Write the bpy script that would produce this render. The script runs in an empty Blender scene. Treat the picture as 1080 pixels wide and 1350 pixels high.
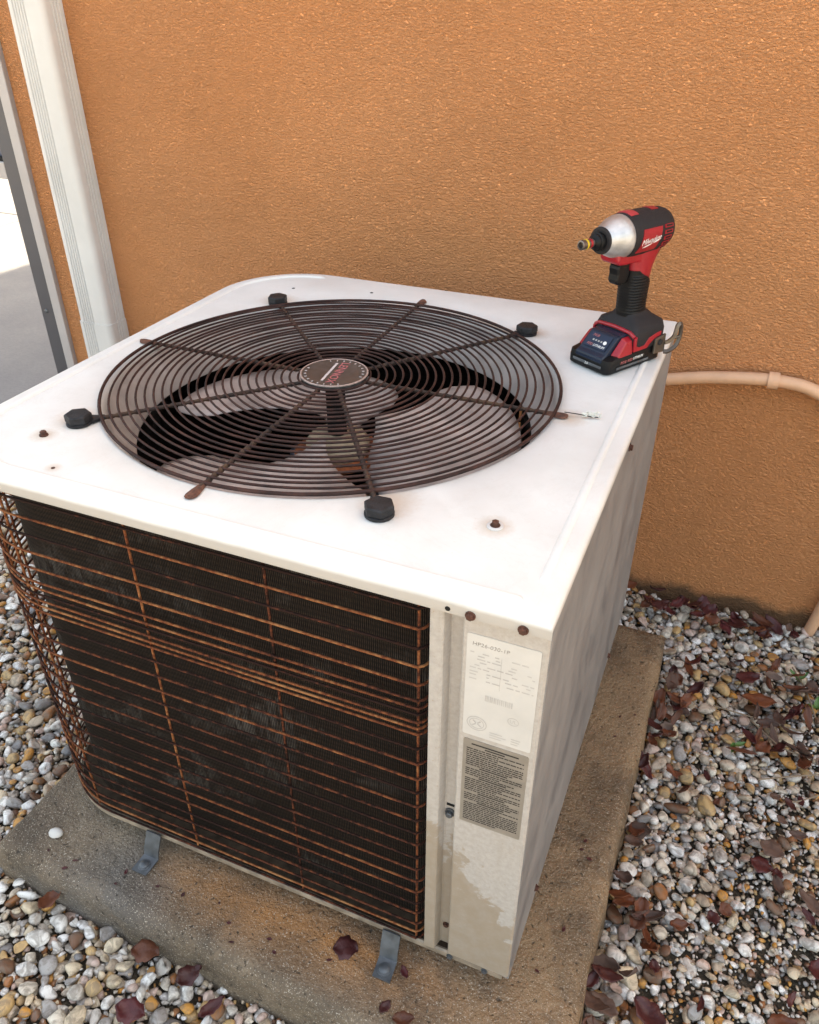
import bpy, bmesh, math, random
import numpy as np
from mathutils import Vector, Matrix
R = math.radians
rng = random.Random(7)
nrng = np.random.default_rng(11)
sc = bpy.context.scene
COL = sc.collection

# ------------------------------------------------------------------ camera
FPX, CX, CY = 1068.0, 540.0, 675.0            # focal length in photo pixels, picture centre
TH = math.atan(703 / FPX)                      # pitch down
AZ = math.atan(540 / math.hypot(703, FPX))     # heading, left of +Y
CAM = Vector((0, 0, 1.0))
FW = Vector((-math.sin(AZ) * math.cos(TH), math.cos(AZ) * math.cos(TH), -math.sin(TH)))
RT = Vector((math.cos(AZ), math.sin(AZ), 0)); UP = RT.cross(FW)
cam = bpy.data.cameras.new('camera'); camo = bpy.data.objects.new('camera', cam); COL.objects.link(camo)
cam.sensor_fit = 'HORIZONTAL'; cam.sensor_width = 36; cam.lens = 36 * FPX / 1080
cam.clip_start = 0.02; cam.clip_end = 500
M = Matrix((RT, UP, -FW)).transposed().to_4x4(); M.translation = CAM
camo.matrix_world = M
sc.camera = camo
cam.dof.use_dof = True; cam.dof.focus_distance = 0.95; cam.dof.aperture_fstop = 32

def at(px, py, z):                             # photo pixel -> point on the level z
    d = FW * FPX + RT * (px - CX) - UP * (py - CY)
    return CAM + d * ((z - CAM.z) / d.z)
def project(p):
    q = Vector(p) - CAM; w = q.dot(FW)
    return (CX + FPX * q.dot(RT) / w, CY - FPX * q.dot(UP) / w, w)

# ------------------------------------------------------------------ light
SUN_EL, SUN_ROT = R(47), R(25)                 # sun stands behind the house, a little to the right
world = bpy.data.worlds.new('World'); sc.world = world; world.use_nodes = True
wn = world.node_tree; bg = wn.nodes['Background']
sky = wn.nodes.new('ShaderNodeTexSky'); sky.sky_type = 'NISHITA'; sky.sun_disc = False
sky.sun_elevation = SUN_EL; sky.sun_rotation = SUN_ROT
sky.air_density = 1.0; sky.dust_density = 4.0; sky.ozone_density = 0.6
wn.links.new(sky.outputs[0], bg.inputs[0]); bg.inputs[1].default_value = 0.15
sun = bpy.data.lights.new('sun', 'SUN'); sun.energy = 4.0; sun.angle = R(0.6); sun.color = (1, 0.95, 0.87)
suno = bpy.data.objects.new('sun', sun); COL.objects.link(suno)
sd = Vector((math.sin(SUN_ROT) * math.cos(SUN_EL), math.cos(SUN_ROT) * math.cos(SUN_EL), math.sin(SUN_EL)))
suno.rotation_euler = sd.to_track_quat('Z', 'Y').to_euler()
suno.location = (2, 4, 6)
vs = sc.view_settings
vs.view_transform = 'Standard'; vs.look = 'None'; vs.gamma = 1; vs.use_curve_mapping = False
vs.exposure = 2.72
vs.use_white_balance = True; vs.white_balance_temperature = 9300; vs.white_balance_tint = 7

# ------------------------------------------------------------------ helpers
class MB:
    def __init__(s): s.v = []; s.f = []; s.uv = None
    def add(s, vs, fs):
        n = len(s.v); s.v += [tuple(p) for p in vs]; s.f += [tuple(i + n for i in q) for q in fs]; return s
    def box(s, x0, x1, y0, y1, z0, z1, m=None):
        p = [(x0,y0,z0),(x1,y0,z0),(x1,y1,z0),(x0,y1,z0),(x0,y0,z1),(x1,y0,z1),(x1,y1,z1),(x0,y1,z1)]
        if m: p = [m @ Vector(q) for q in p]
        return s.add(p, [(0,3,2,1),(4,5,6,7),(0,1,5,4),(1,2,6,5),(2,3,7,6),(3,0,4,7)])
    def tube(s, pts, r, n=8, closed=False, cap=True):
        pts = [Vector(p) for p in pts]; N = len(pts); out = []
        rr = r if isinstance(r, (list, tuple)) else [r] * N
        prev = None
        for i, p in enumerate(pts):
            a = pts[(i - 1) % N] if (i > 0 or closed) else p
            b = pts[(i + 1) % N] if (i < N - 1 or closed) else p
            t = (b - a).normalized()
            if prev is None:
                u = t.orthogonal().normalized() if abs(t.z) > .9 else t.cross(Vector((0, 0, 1))).normalized()
            else:
                u = (prev - t * prev.dot(t)).normalized()
            prev = u; w = t.cross(u)
            out += [p + (u * math.cos(k * math.tau / n) + w * math.sin(k * math.tau / n)) * rr[i] for k in range(n)]
        fs = []
        for i in range(N if closed else N - 1):
            j = (i + 1) % N
            fs += [(i*n+k, i*n+(k+1)%n, j*n+(k+1)%n, j*n+k) for k in range(n)]
        if cap and not closed: fs += [tuple(range(n))[::-1], tuple((N-1)*n+k for k in range(n))]
        return s.add(out, fs)
    def loft(s, rings, cap=True, closed=True):
        n = len(rings[0]); fs = []
        for i in range(len(rings) - 1):
            for k in range(n if closed else n - 1):
                fs.append((i*n+k, i*n+(k+1)%n, (i+1)*n+(k+1)%n, (i+1)*n+k))
        if cap: fs += [tuple(range(n))[::-1], tuple((len(rings)-1)*n+k for k in range(n))]
        return s.add([p for r in rings for p in r], fs)
    def lathe(s, prof, n=24, m=None, cap=True):        # prof: (r, z)
        rings = [[(r*math.cos(k*math.tau/n), r*math.sin(k*math.tau/n), z) for k in range(n)] for r, z in prof]
        if m: rings = [[m @ Vector(p) for p in r] for r in rings]
        return s.loft(rings, cap)
    def prism(s, outl, z0, z1, m=None):                # outline in xy
        rings = [[(x, y, z) for x, y in outl] for z in (z0, z1)]
        if m: rings = [[m @ Vector(p) for p in r] for r in rings]
        return s.loft(rings)
def setprop(o, label=None, cat=None, group=None, kind=None):
    for k, v in (('label', label), ('category', cat), ('group', group), ('kind', kind)):
        if v: o[k] = v
    return o
def smooth(me, ang):
    me.shade_smooth()
    if ang < 180: me.set_sharp_from_angle(angle=R(ang))
def obj(name, mb, mat, parent=None, sm=35, bevel=0, seg=2, fix=True):
    if isinstance(mb, MB):
        me = bpy.data.meshes.new(name); me.from_pydata(mb.v, [], mb.f)
        if fix:
            b = bmesh.new(); b.from_mesh(me); bmesh.ops.recalc_face_normals(b, faces=b.faces); b.to_mesh(me); b.free()
    else: me = mb
    if mat: me.materials.clear(); me.materials.append(mat)
    o = bpy.data.objects.new(name, me); COL.objects.link(o)
    if parent: o.parent = parent
    if sm: smooth(me, sm)
    if bevel:
        d = o.modifiers.new('bevel', 'BEVEL'); d.width = bevel; d.segments = seg; d.limit_method = 'ANGLE'; d.angle_limit = R(40); d.harden_normals = False
    return o
def empty(name, loc=(0, 0, 0), rz=0):
    o = bpy.data.objects.new(name, None); COL.objects.link(o); o.location = loc; o.rotation_euler = (0, 0, rz)
    o.empty_display_size = .05; return o
def text(name, body, size, mat, parent, m, shear=0, spacing=1, ext=.0002, sx=1):
    cu = bpy.data.curves.new(name, 'FONT'); cu.body = body; cu.size = size; cu.shear = shear; cu.space_character = spacing
    cu.align_x = 'CENTER'; cu.align_y = 'CENTER'; cu.extrude = ext; cu.resolution_u = 3
    t = bpy.data.objects.new(name, cu); COL.objects.link(t)
    bpy.context.view_layer.update()
    me = bpy.data.meshes.new_from_object(t); bpy.data.objects.remove(t)
    me.transform(m @ Matrix.Diagonal((sx, 1, 1, 1))); me.name = name
    return obj(name, me, mat, parent, sm=0)
def frame(o, x, y):                                    # matrix with origin o, x right, y up
    x = Vector(x).normalized(); y = Vector(y); y = (y - x * y.dot(x)).normalized(); z = x.cross(y)
    m = Matrix((x, y, z)).transposed().to_4x4(); m.translation = Vector(o); return m

# ------------------------------------------------------------------ material helpers
class NT:
    def __init__(s, name):
        s.m = bpy.data.materials.new(name); s.m.use_nodes = True; s.t = s.m.node_tree
        s.b = s.t.nodes['Principled BSDF']; s.co = None
    def n(s, typ, **kw):
        d = s.t.nodes.new('ShaderNode' + typ)
        for k, v in kw.items():
            if isinstance(k, str) and hasattr(d, k): setattr(d, k, v)
        return d
    def l(s, a, b): s.t.links.new(a, b)
    def coord(s, kind='Object', scale=(1, 1, 1)):
        c = s.n('TexCoord'); mp = s.n('Mapping'); mp.inputs['Scale'].default_value = scale
        s.l(c.outputs[kind], mp.inputs[0]); return mp.outputs[0]
    def noise(s, scale, detail=3, rough=.55, dist=0, co=None, dim='3D'):
        d = s.n('TexNoise'); d.inputs['Scale'].default_value = scale; d.inputs['Detail'].default_value = detail
        d.inputs['Roughness'].default_value = rough; d.inputs['Distortion'].default_value = dist
        s.l(co if co else s.coord(), d.inputs['Vector']); return d.outputs['Fac']
    def ramp(s, fac, stops, interp='LINEAR'):
        d = s.n('ValToRGB'); e = d.color_ramp; e.interpolation = interp
        while len(e.elements) < len(stops): e.elements.new(.5)
        for el, (p, c) in zip(e.elements, stops):
            el.position = p; el.color = (*c, 1) if isinstance(c, (tuple, list)) else (c, c, c, 1)
        s.l(fac, d.inputs[0]); return d.outputs[0]
    def mix(s, fac, a, b, mode='MIX'):
        d = s.n('Mix'); d.data_type = 'RGBA'; d.blend_type = mode
        for k, v in ((0, fac), (6, a), (7, b)):
            if hasattr(v, 'is_linked') or hasattr(v, 'links'): s.l(v, d.inputs[k])
            elif isinstance(v, (tuple, list)): d.inputs[k].default_value = (*v, 1)
            else: d.inputs[k].default_value = v
        return d.outputs[2]
    def math(s, op, a, b=0.0, clamp=False):
        d = s.n('Math'); d.operation = op; d.use_clamp = clamp
        for i, v in enumerate((a, b)):
            if hasattr(v, 'links'): s.l(v, d.inputs[i])
            else: d.inputs[i].default_value = v
        return d.outputs[0]
    def sep(s, co):
        d = s.n('SeparateXYZ'); s.l(co, d.inputs[0]); return d.outputs
    def bump(s, h, dist, strength=1.0, prev=None):
        d = s.n('Bump'); d.inputs['Distance'].default_value = dist; d.inputs['Strength'].default_value = strength
        s.l(h, d.inputs['Height'])
        if prev: s.l(prev, d.inputs['Normal'])
        s.l(d.outputs[0], s.b.inputs['Normal']); return d.outputs[0]
    def set(s, color=None, rough=None, metal=None, spec=None):
        for k, v in (('Base Color', color), ('Roughness', rough), ('Metallic', metal), ('Specular IOR Level', spec)):
            if v is None: continue
            if hasattr(v, 'links'): s.l(v, s.b.inputs[k])
            elif isinstance(v, (tuple, list)): s.b.inputs[k].default_value = (*v, 1)
            else: s.b.inputs[k].default_value = v
        return s
def simple(name, c, rough=.5, metal=0, var=.12, vscale=40, bump=0, bscale=400, spec=None):
    t = NT(name)
    if spec is None: spec = .18 if max(c) < .06 else .5
    t.set(spec=spec)
    n = t.noise(vscale, 4)
    t.set(t.ramp(n, [(.3, tuple(x * (1 - var) for x in c)), (.7, tuple(min(1, x * (1 + var)) for x in c))]),
          t.ramp(n, [(.3, max(.05, rough - .08)), (.7, min(1, rough + .08))]), metal)
    if bump: t.bump(t.noise(bscale, 3), bump)
    return t.m

MT = {}
T_TOP = .582
# stucco
t = NT('orange_stucco'); co = t.coord()
big = t.noise(3.0, 4, .6, 0, co); mid = t.noise(26, 3, .5, 0, co)
base = t.ramp(big, [(.3, (.80, .31, .118)), (.7, (.86, .352, .146))])
base = t.mix(t.ramp(t.noise(1.7, 5, .65, .6, co), [(.40, 0.0), (.70, .12)]), base, (.80, .36, .17))
base = t.mix(t.ramp(t.noise(75, 3, .6, 0, co), [(.66, 0.0), (.74, .4)]), base, (.48, .17, .06))
base = t.mix(t.ramp(mid, [(.35, 0.0), (.75, .25)]), base, (.87, .355, .15))
xyz = t.sep(co)
damp = t.math('ADD', xyz[2], t.math('MULTIPLY', t.noise(9, 4, .6, 0, co), .10))
base = t.mix(t.ramp(damp, [(.0, .85), (.022, 0.0)]), base, (.14, .08, .04))
stc = t.coord(scale=(1, 1, 1.9))
h1 = t.ramp(t.noise(162, 3.5, .6, .5, stc), [(.36, 0.0), (.52, .55), (.66, 1.0)])
h2 = t.noise(34, 2, .5, .4, stc); h3 = t.noise(330, 2, .5, 0, stc)
hh = t.math('ADD', h1, t.math('ADD', t.math('MULTIPLY', h2, 1.0), t.math('MULTIPLY', h3, .28)))
hh = t.math('MULTIPLY', hh, t.ramp(t.noise(4.5, 3, .6, .4, co), [(.34, .9), (.60, 1.08)])); t.bump(hh, .0074, 1.0); t.set(base, .62, 0, .35); MT['stucco'] = t.m
# painted sheet metal
t = NT('white_painted_top'); co = t.coord()
n = t.noise(11, 5, .6, 0, co); n2 = t.noise(260, 3, .6, 0, co); n3 = t.noise(2.2, 2, .5, 0, co)
c = t.ramp(n, [(.3, (.64, .628, .602)), (.65, (.69, .68, .655))])
c = t.mix(t.ramp(n2, [(.66, 0.0), (.78, .35)]), c, (.55, .47, .40))
def halo(cx_, cy_, rad):
    d = t.n('VectorMath'); d.operation = 'DISTANCE'; t.l(co, d.inputs[0]); d.inputs[1].default_value = (cx_, cy_, T_TOP)
    return t.math('MULTIPLY', t.math('SUBTRACT', 1.0, t.math('DIVIDE', t.math('SUBTRACT', d.outputs['Value'], t.math('MULTIPLY', n2, rad * .6)), rad), True), .5)
hs = None
for a_ in ((-.668, .614, .026), (-.668, 1.057, .026), (-.271, 1.074, .026), (-.273, .596, .027), (-.166, .593, .016), (-.677, .571, .014), (-.155, .836, .02), (-.615, .519, .008)):
    h_ = halo(*a_); hs = h_ if hs is None else t.math('MAXIMUM', hs, h_)
c = t.mix(hs, c, (.44, .27, .14))
wm = t.noise(6, 6, .7, 1.4, co)
c = t.mix(t.ramp(wm, [(.49, 0.0), (.505, .14), (.52, 0.0)]), c, (.54, .50, .45))
c = t.mix(t.ramp(t.noise(48, 4, .7, .3, co), [(.5, 0.0), (.72, .12)]), c, (.55, .51, .47))
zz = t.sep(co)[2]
lip_shade = t.math('ADD', t.math('SUBTRACT', zz, T_TOP), t.math('MULTIPLY', n, .004))  # shade of the lip painted in: darker beige below the rim
c = t.mix(t.ramp(t.math('ADD', lip_shade, .02), [(.0165, .85), (.0205, 0.0)]), c, (.34, .30, .265))
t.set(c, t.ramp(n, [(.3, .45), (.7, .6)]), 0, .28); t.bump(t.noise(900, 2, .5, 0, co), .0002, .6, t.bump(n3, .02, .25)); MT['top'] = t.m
t = NT('chalked_beige_paint'); co = t.coord()
n = t.noise(34, 5, .62, .3, co); z = t.sep(co)[2]; x = t.sep(co)[0]
wet = t.math('ADD', t.math('MULTIPLY', n, .34), t.math('ADD', z, t.math('MULTIPLY', x, 1.0)))
clean = t.ramp(wet, [(.228, 1.0), (.241, 0.0)])
fine = t.noise(180, 4, .65, 0, co)
chalk = t.ramp(fine, [(.3, (.335, .30, .272)), (.7, (.42, .38, .35))])
streak = t.noise(16, 4, .6, 0, t.coord(scale=(5, 5, .5)))
chalk = t.mix(t.ramp(streak, [(.45, 0.0), (.7, .35)]), chalk, (.34, .295, .25))
c = t.mix(t.math('MULTIPLY', clean, t.ramp(t.noise(60, 5, .7, 0, co), [(.3, .65), (.6, 1.0)])), chalk, (.29, .23, .175)); spk = t.ramp(t.noise(420, 2, .5, 0, co), [(.68, 0.0), (.75, .5)])
t.set(t.mix(spk, c, (.30, .20, .13)), t.mix(clean, (.62,) * 3, (.40,) * 3)); t.bump(t.noise(14, 2, .5, 0, co), .006, .35); MT['beige'] = t.m
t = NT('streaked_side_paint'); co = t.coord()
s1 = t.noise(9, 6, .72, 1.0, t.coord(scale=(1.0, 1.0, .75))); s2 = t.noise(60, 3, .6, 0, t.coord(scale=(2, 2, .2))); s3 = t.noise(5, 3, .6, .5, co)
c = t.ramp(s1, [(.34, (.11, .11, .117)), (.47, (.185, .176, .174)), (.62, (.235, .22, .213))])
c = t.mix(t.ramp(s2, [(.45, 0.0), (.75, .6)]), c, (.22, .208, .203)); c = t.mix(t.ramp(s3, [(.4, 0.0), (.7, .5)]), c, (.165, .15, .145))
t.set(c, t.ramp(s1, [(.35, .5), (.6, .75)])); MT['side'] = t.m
# rusted wires
t = NT('rusty_guard_wire'); co = t.coord(); n = t.noise(24, 5, .7, .5, co); n2 = t.noise(190, 4, .7, 0, co)
oi = t.n('ObjectInfo')
f = t.math('ADD', t.math('MULTIPLY', n, .50), t.math('ADD', t.math('MULTIPLY', n2, .50), t.math('MULTIPLY', t.math('SUBTRACT', oi.outputs['Random'], .5), .26)))
c = t.ramp(f, [(.42, (.018, .007, .005)), (.50, (.075, .022, .012)), (.585, (.16, .046, .018)), (.70, (.28, .12, .05))])
t.set(c, .85, 0, .15); t.bump(n2, .0008, .8); MT['wire'] = t.m
t = NT('rusted_grille_rod'); co = t.coord(); n = t.noise(30, 5, .65, 0, co); n2 = t.noise(260, 3, .6, 0, co)
c = t.ramp(t.math('ADD', t.math('MULTIPLY', n, .6), t.math('MULTIPLY', n2, .4)), [(.38, (.014, .006, .005)), (.52, (.040, .016, .013)), (.68, (.085, .034, .024))])
t.set(c, t.ramp(n2, [(.3, .5), (.7, .85)]), 0, .25); t.bump(n2, .0008, .7); MT['grille'] = t.m
t = NT('crusted_spoke_rust'); co = t.coord(); n = t.noise(40, 5, .7, 0, co); n2 = t.noise(300, 3, .6, 0, co)
t.set(t.ramp(n, [(.35, (.016, .009, .007)), (.52, (.042, .020, .012)), (.70, (.10, .05, .024))]), .85); t.bump(n2, .0012, .9); MT['spoke'] = t.m
t = NT('flaking_tab_rust'); n = t.noise(120, 5, .7)
t.set(t.ramp(n, [(.35, (.05, .02, .014)), (.6, (.16, .06, .035))]), .85); t.bump(n, .001); MT['tab'] = t.m
# condenser coil
t = NT('condenser_fins'); uv = t.coord('UV')
xyz = t.sep(uv)
wav = t.n('TexWave'); wav.wave_type = 'BANDS'; wav.bands_direction = 'X'; wav.inputs['Scale'].default_value = 1 / .0034 / 3.14159 * 1.55; wav.inputs['Distortion'].default_value = 1.1; wav.inputs['Detail'].default_value = 2; wav.inputs['Detail Scale'].default_value = .25
t.l(uv, wav.inputs['Vector'])
row = t.n('TexWave'); row.wave_type = 'BANDS'; row.bands_direction = 'Y'; row.inputs['Scale'].default_value = 1 / .0105 / 3.14159 * 1.55; row.inputs['Distortion'].default_value = .6
t.l(uv, row.inputs['Vector'])
mask = t.noise(7, 5, .65, .4, t.coord('UV', (1.0, 1.5, 1))); mask2 = t.noise(60, 3, .6, 0, t.coord('UV', (3.0, .5, 1)))
bent = t.ramp(t.math('MULTIPLY', t.ramp(mask, [(.53, 0.0), (.66, 1.0)]), t.ramp(mask2, [(.40, 0.0), (.56, 1.0)])), [(0, 0.0), (1, 1.0)])
c = t.mix(t.ramp(wav.outputs['Fac'], [(.35, 0.0), (.75, 1.0)]), (.004, .0025, .002), (.042, .028, .021))
c = t.mix(t.ramp(row.outputs['Fac'], [(.3, .55), (.6, 0.0)]), c, (.006, .005, .005))
c = t.mix(t.math('MULTIPLY', bent, t.ramp(wav.outputs['Fac'], [(.25, .05), (.8, .75)])), c, (.15, .135, .125))
c = t.mix(t.ramp(t.noise(5, 4, .6, 0, uv), [(.45, 0.0), (.7, .6)]), c, (.012, .008, .006))
t.set(c, .75, 0, .12); t.bump(wav.outputs['Fac'], .002, .9); MT['coil'] = t.m
# concrete pad
t = NT('weathered_pad_concrete'); co = t.coord(); xyz = t.sep(co)
n = t.noise(7, 6, .65, .2, co); fine = t.noise(240, 4, .6, 0, co); sp = t.noise(620, 2, .5, 0, co)
c = t.ramp(n, [(.32, (.080, .053, .034)), (.5, (.165, .115, .076)), (.68, (.255, .185, .125))])
c = t.mix(t.ramp(fine, [(.35, .55), (.6, 0.0)]), c, (.09, .07, .052))
# rust run-off along the front of the unit and ochre wash at the front right corner
ry = t.math('SUBTRACT', 1.0, t.math('MULTIPLY', t.math('ABSOLUTE', t.math('SUBTRACT', xyz[1], .468)), 15.0), True)
rx = t.ramp(t.math('ADD', xyz[0], .8), [(.20, 0.0), (.34, 1.0), (.52, 1.0), (.72, .25)])
c = t.mix(t.math('MULTIPLY', t.math('MULTIPLY', ry, rx), t.ramp(n, [(.35, .4), (.6, .9)])), c, (.42, .165, .045))
oc = t.ramp(t.math('ADD', xyz[0], t.math('MULTIPLY', n, .05)), [(0, 0.0), (1, 1.0)])
right = t.ramp(t.math('ADD', t.math('ADD', xyz[0], .2), t.math('MULTIPLY', n, .06)), [(.06, 0.0), (.15, 1.0)])
c = t.mix(t.math('MULTIPLY', right, t.ramp(n, [(.35, .25), (.65, .75)])), c, (.27, .165, .085))
gl = t.ramp(t.noise(4.2, 3, .5, .3, co), [(.52, 0.0), (.66, .7)])
leftm = t.ramp(t.math('MULTIPLY', xyz[0], -1.0), [(.45, 0.0), (.6, 1.0)])
c = t.mix(t.math('MULTIPLY', gl, leftm), c, (.095, .088, .085))
c = t.mix(t.ramp(t.noise(5.5, 5, .7, .5, co), [(.50, 0.0), (.64, .8)]), c, (.060, .043, .030))
c = t.mix(t.ramp(sp, [(.63, 0.0), (.67, .8)]), c, (.50, .43, .35))
agg = t.n('TexVoronoi'); agg.inputs['Scale'].default_value = 210; t.l(co, agg.inputs['Vector'])
c = t.mix(t.math('MULTIPLY', t.ramp(agg.outputs['Distance'], [(.18, .6), (.26, 0.0)]), t.ramp(fine, [(.5, 0.0), (.58, 1.0)])), c, (.36, .30, .24))
pore = t.ramp(t.noise(150, 3, .6, .3, co), [(.30, 1.0), (.36, 0.0)])
c = t.mix(t.math('MULTIPLY', pore, .8), c, (.04, .03, .022))
c = t.mix(t.ramp(t.noise(55, 3, .6, 0, co), [(.70, 0.0), (.74, .85)]), c, (.03, .02, .016))
t.set(c, t.mix(t.math('MULTIPLY', right, t.ramp(n, [(.4, 1.0), (.62, .2)])), (.72,) * 3, (.30,) * 3), 0, .4)
t.bump(t.math('ADD', fine, t.math('SUBTRACT', t.math('MULTIPLY', t.noise(75, 4, .6, 0, co), 1.6), pore)), .003, 1.0); MT['pad'] = t.m
t = NT('patio_concrete'); n = t.noise(5, 5, .6); n2 = t.noise(120, 3)
t.set(t.mix(t.ramp(n2, [(.4, .3), (.6, 0.0)]), t.ramp(n, [(.3, (.095, .10, .115)), (.7, (.13, .134, .147))]), (.08, .083, .092)), .8); t.bump(n2, .002, .6); MT['patio'] = t.m
t = NT('dark_damp_soil'); n = t.noise(18, 6, .7); n2 = t.noise(160, 4, .65)
t.set(t.mix(t.ramp(n2, [(.45, 0.0), (.66, .8)]), t.ramp(n, [(.35, (.02, .016, .010)), (.65, (.065, .048, .03))]), (.13, .10, .07)), .9); t.bump(t.math('ADD', n, n2), .012); MT['soil'] = t.m
t = NT('dry_sandy_ground'); n = t.noise(1.5, 5); t.set(t.ramp(n, [(.3, (.29, .25, .205)), (.7, (.38, .33, .275))]), .9); MT['ground'] = t.m
# pebbles
t = NT('river_pebble'); gp_ = t.n('NewGeometry'); gco = gp_.outputs['Position']; oi = t.n('ObjectInfo'); ge = t.n('NewGeometry'); co = t.coord()
at_ = t.n('Attribute'); at_.attribute_name = 'tone'; 
f = t.math('FRACT', t.math('ADD', at_.outputs['Fac'], oi.outputs['Random']))
W = [(0, (.70, .66, .61)), (.11, (.54, .49, .435)), (.21, (.74, .715, .685)), (.29, (.33, .305, .29)), (.355, (.56, .46, .36)), (.45, (.44, .335, .24)),
     (.52, (.19, .182, .184)), (.56, (.62, .50, .355)), (.64, (.50, .315, .14)), (.71, (.29, .11, .036)), (.765, (.52, .235, .05)), (.815, (.53, .38, .32)), (.86, (.15, .068, .037)), (.895, (.72, .70, .675)), (.945, (.64, .57, .475))]
c = t.ramp(f, W, 'CONSTANT')
vein = t.noise(70, 4, .6, 1.2, t.coord('Generated') if False else gco); sp = t.noise(420, 3, .6, 0, co)
c = t.mix(t.ramp(vein, [(.40, .6), (.56, 0.0)]), c, (.13, .10, .075)); c = t.mix(t.ramp(sp, [(.52, 0.0), (.72, .5)]), c, (.12, .09, .065))
t.set(c, t.ramp(t.noise(30, 3, .5, 0, co), [(.35, .28), (.65, .6)]), 0, .45); t.bump(t.math('ADD', vein, t.math('MULTIPLY', sp, .4)), .0012, .7); MT['pebble'] = t.m
# dead leaves
def leafmat(name, a, b, rough):
    t = NT(name); oi = t.n('ObjectInfo'); n = t.noise(45, 5, .65)
    c = t.mix(t.ramp(n, [(.3, 0.0), (.7, 1.0)]), a, b)
    c = t.mix(t.math('MULTIPLY', oi.outputs['Random'], .55), c, (.035, .015, .012)); t.set(c, rough, 0, .3); t.bump(t.noise(150, 3), .0015, .8); return t.m
MT['leaf_red'] = leafmat('wine_red_dead_leaf', (.050, .009, .011), (.105, .026, .026), .38)
MT['leaf_brown'] = leafmat('russet_dead_leaf', (.10, .027, .013), (.19, .062, .028), .45)
MT['leaf_grey'] = leafmat('faded_dead_leaf', (.075, .042, .032), (.15, .09, .068), .6)
MT['green'] = simple('weed_green', (.06, .14, .03), .5)
MT['twig'] = simple('dry_twig', (.22, .16, .11), .8)
# plain ones
MT['plastic_white'] = simple('white_vinyl', (.55, .53, .515), .42, var=.06, vscale=12)
MT['alu'] = simple('grey_aluminium_frame', (.085, .08, .088), .45, .3, .06, 15)
MT['alu_light'] = simple('pale_aluminium_trim', (.40, .36, .35), .45, .1, .06, 15)
MT['black'] = simple('black_rubber', (.012, .012, .013), .6)
MT['brown_edge'] = simple('raw_wall_edge', (.16, .09, .055), .9, 0, .4, 60, .004, 120)
MT['conduit'] = simple('peach_painted_conduit', (.60, .335, .205), .45, 0, .08, 25, .0006, 120)
MT['galv'] = simple('galvanised_steel', (.10, .108, .118), .5, .5, .3, 70)
MT['pan'] = simple('grimy_pan_paint', (.23, .18, .135), .6, 0, .45, 45)
MT['panfloor'] = simple('dirt_in_pan', (.045, .030, .020), .9, 0, .5, 60, spec=.1)
MT['bolt'] = simple('dark_oxidised_bolt', (.028, .027, .029), .55, .3, .35, 150, .0006, 500)
MT['boltrust'] = simple('rusted_screw', (.075, .026, .016), .7, .2, .5, 300, .0006, 600)
MT['fan'] = simple('dusty_fan_blade', (.42, .345, .315), .5, 0, .4, 14)
MT['shroud'] = simple('shroud_paint', (.40, .345, .315), .5, 0, .25, 20)
MT['cream'] = simple('cream_motor_paint', (.46, .36, .245), .55, 0, .3, 40)
MT['orange_rust'] = simple('bright_rust', (.27, .075, .025), .85, 0, .5, 120)
MT['dark'] = simple('dark_interior', (.012, .011, .011), .8)
MT['bluegrey'] = simple('blue_grey_shell', (.26, .27, .31), .5, .1, .2, 40)
MT['badge'] = simple('badge_grey', (.075, .068, .065), .4, .4, .35, 160)
MT['badge_rim'] = simple('badge_rim', (.40, .30, .27), .5, .3, .3, 300)
MT['ink_red'] = simple('faded_red_ink', (.42, .12, .12), .6, 0, .3, 300)
MT['ink_pale'] = simple('worn_pale_ink', (.48, .42, .41), .6, 0, .3, 300)
MT['ink_dark'] = simple('dark_print', (.035, .03, .028), .7)
MT['ink_mid'] = simple('worn_typed_ink', (.20, .18, .165), .7, 0, .4, 400)
MT['ink_faint'] = simple('faded_print', (.39, .365, .345), .7)
MT['paper'] = simple('aged_label_paper', (.49, .465, .44), .5, 0, .06, 30)
MT['foil'] = simple('brown_foil_label', (.25, .215, .18), .45, .2, .12, 60)
MT['red'] = simple('red_nylon', (.30, .008, .018), .38, 0, .06, 60, .0002, 900)
MT['red_badge'] = simple('red_rubber_badge', (.38, .03, .04), .5, 0, .06, 60)  # paler, rougher red for the top plate
MT['tool_black'] = simple('black_nylon', (.007, .007, .008), .38, 0, .2, 80, .0002, 1500)
MT['tool_grey'] = simple('charcoal_overmould', (.021, .019, .021), .6, 0, .12, 90, .0003, 1500)
MT['silver'] = simple('cast_aluminium', (.46, .46, .47), .42, .75, .22, 55, .0004, 350)
MT['tool_steel'] = simple('tool_steel', (.16, .14, .13), .35, .8, .25, 80)
MT['clip'] = simple('dark_bronze_clip', (.105, .085, .07), .4, .6, .3, 60)
MT['yellow'] = simple('yellow_band', (.60, .40, .03), .4)
MT['screen'] = simple('glossy_navy_face', (.018, .026, .05), .22)
MT['white_ink'] = simple('white_print', (.72, .70, .69), .5)
MT['sky_sheen'] = simple('sky_tinted_gloss', (.016, .023, .040), .22)  # bluish base stands in for sky reflected on the battery face
t = NT('sky_toned_pane'); t.set((.10, .11, .15), .15); MT['pane'] = t.m  # blue-grey base stands in for the reflection in the glass
MT['roof'] = simple('grey_shingle', (.16, .15, .14), .9, 0, .25, 9)
MT['lint'] = simple('white_lint', (.6, .58, .52), .8)

# ------------------------------------------------------------------ setting
T = .582                                              # top of the unit; pad top is z = 0
WALL_Y = 1.412
GZ = -.077                                            # soil under the gravel
g = MB(); g.add([(-60, -60, -.09), (60, -60, -.09), (60, 60, -.09), (-60, 60, -.09)], [(0, 1, 2, 3)])
setprop(obj('ground', g, MT['ground'], sm=0), kind='structure')
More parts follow.
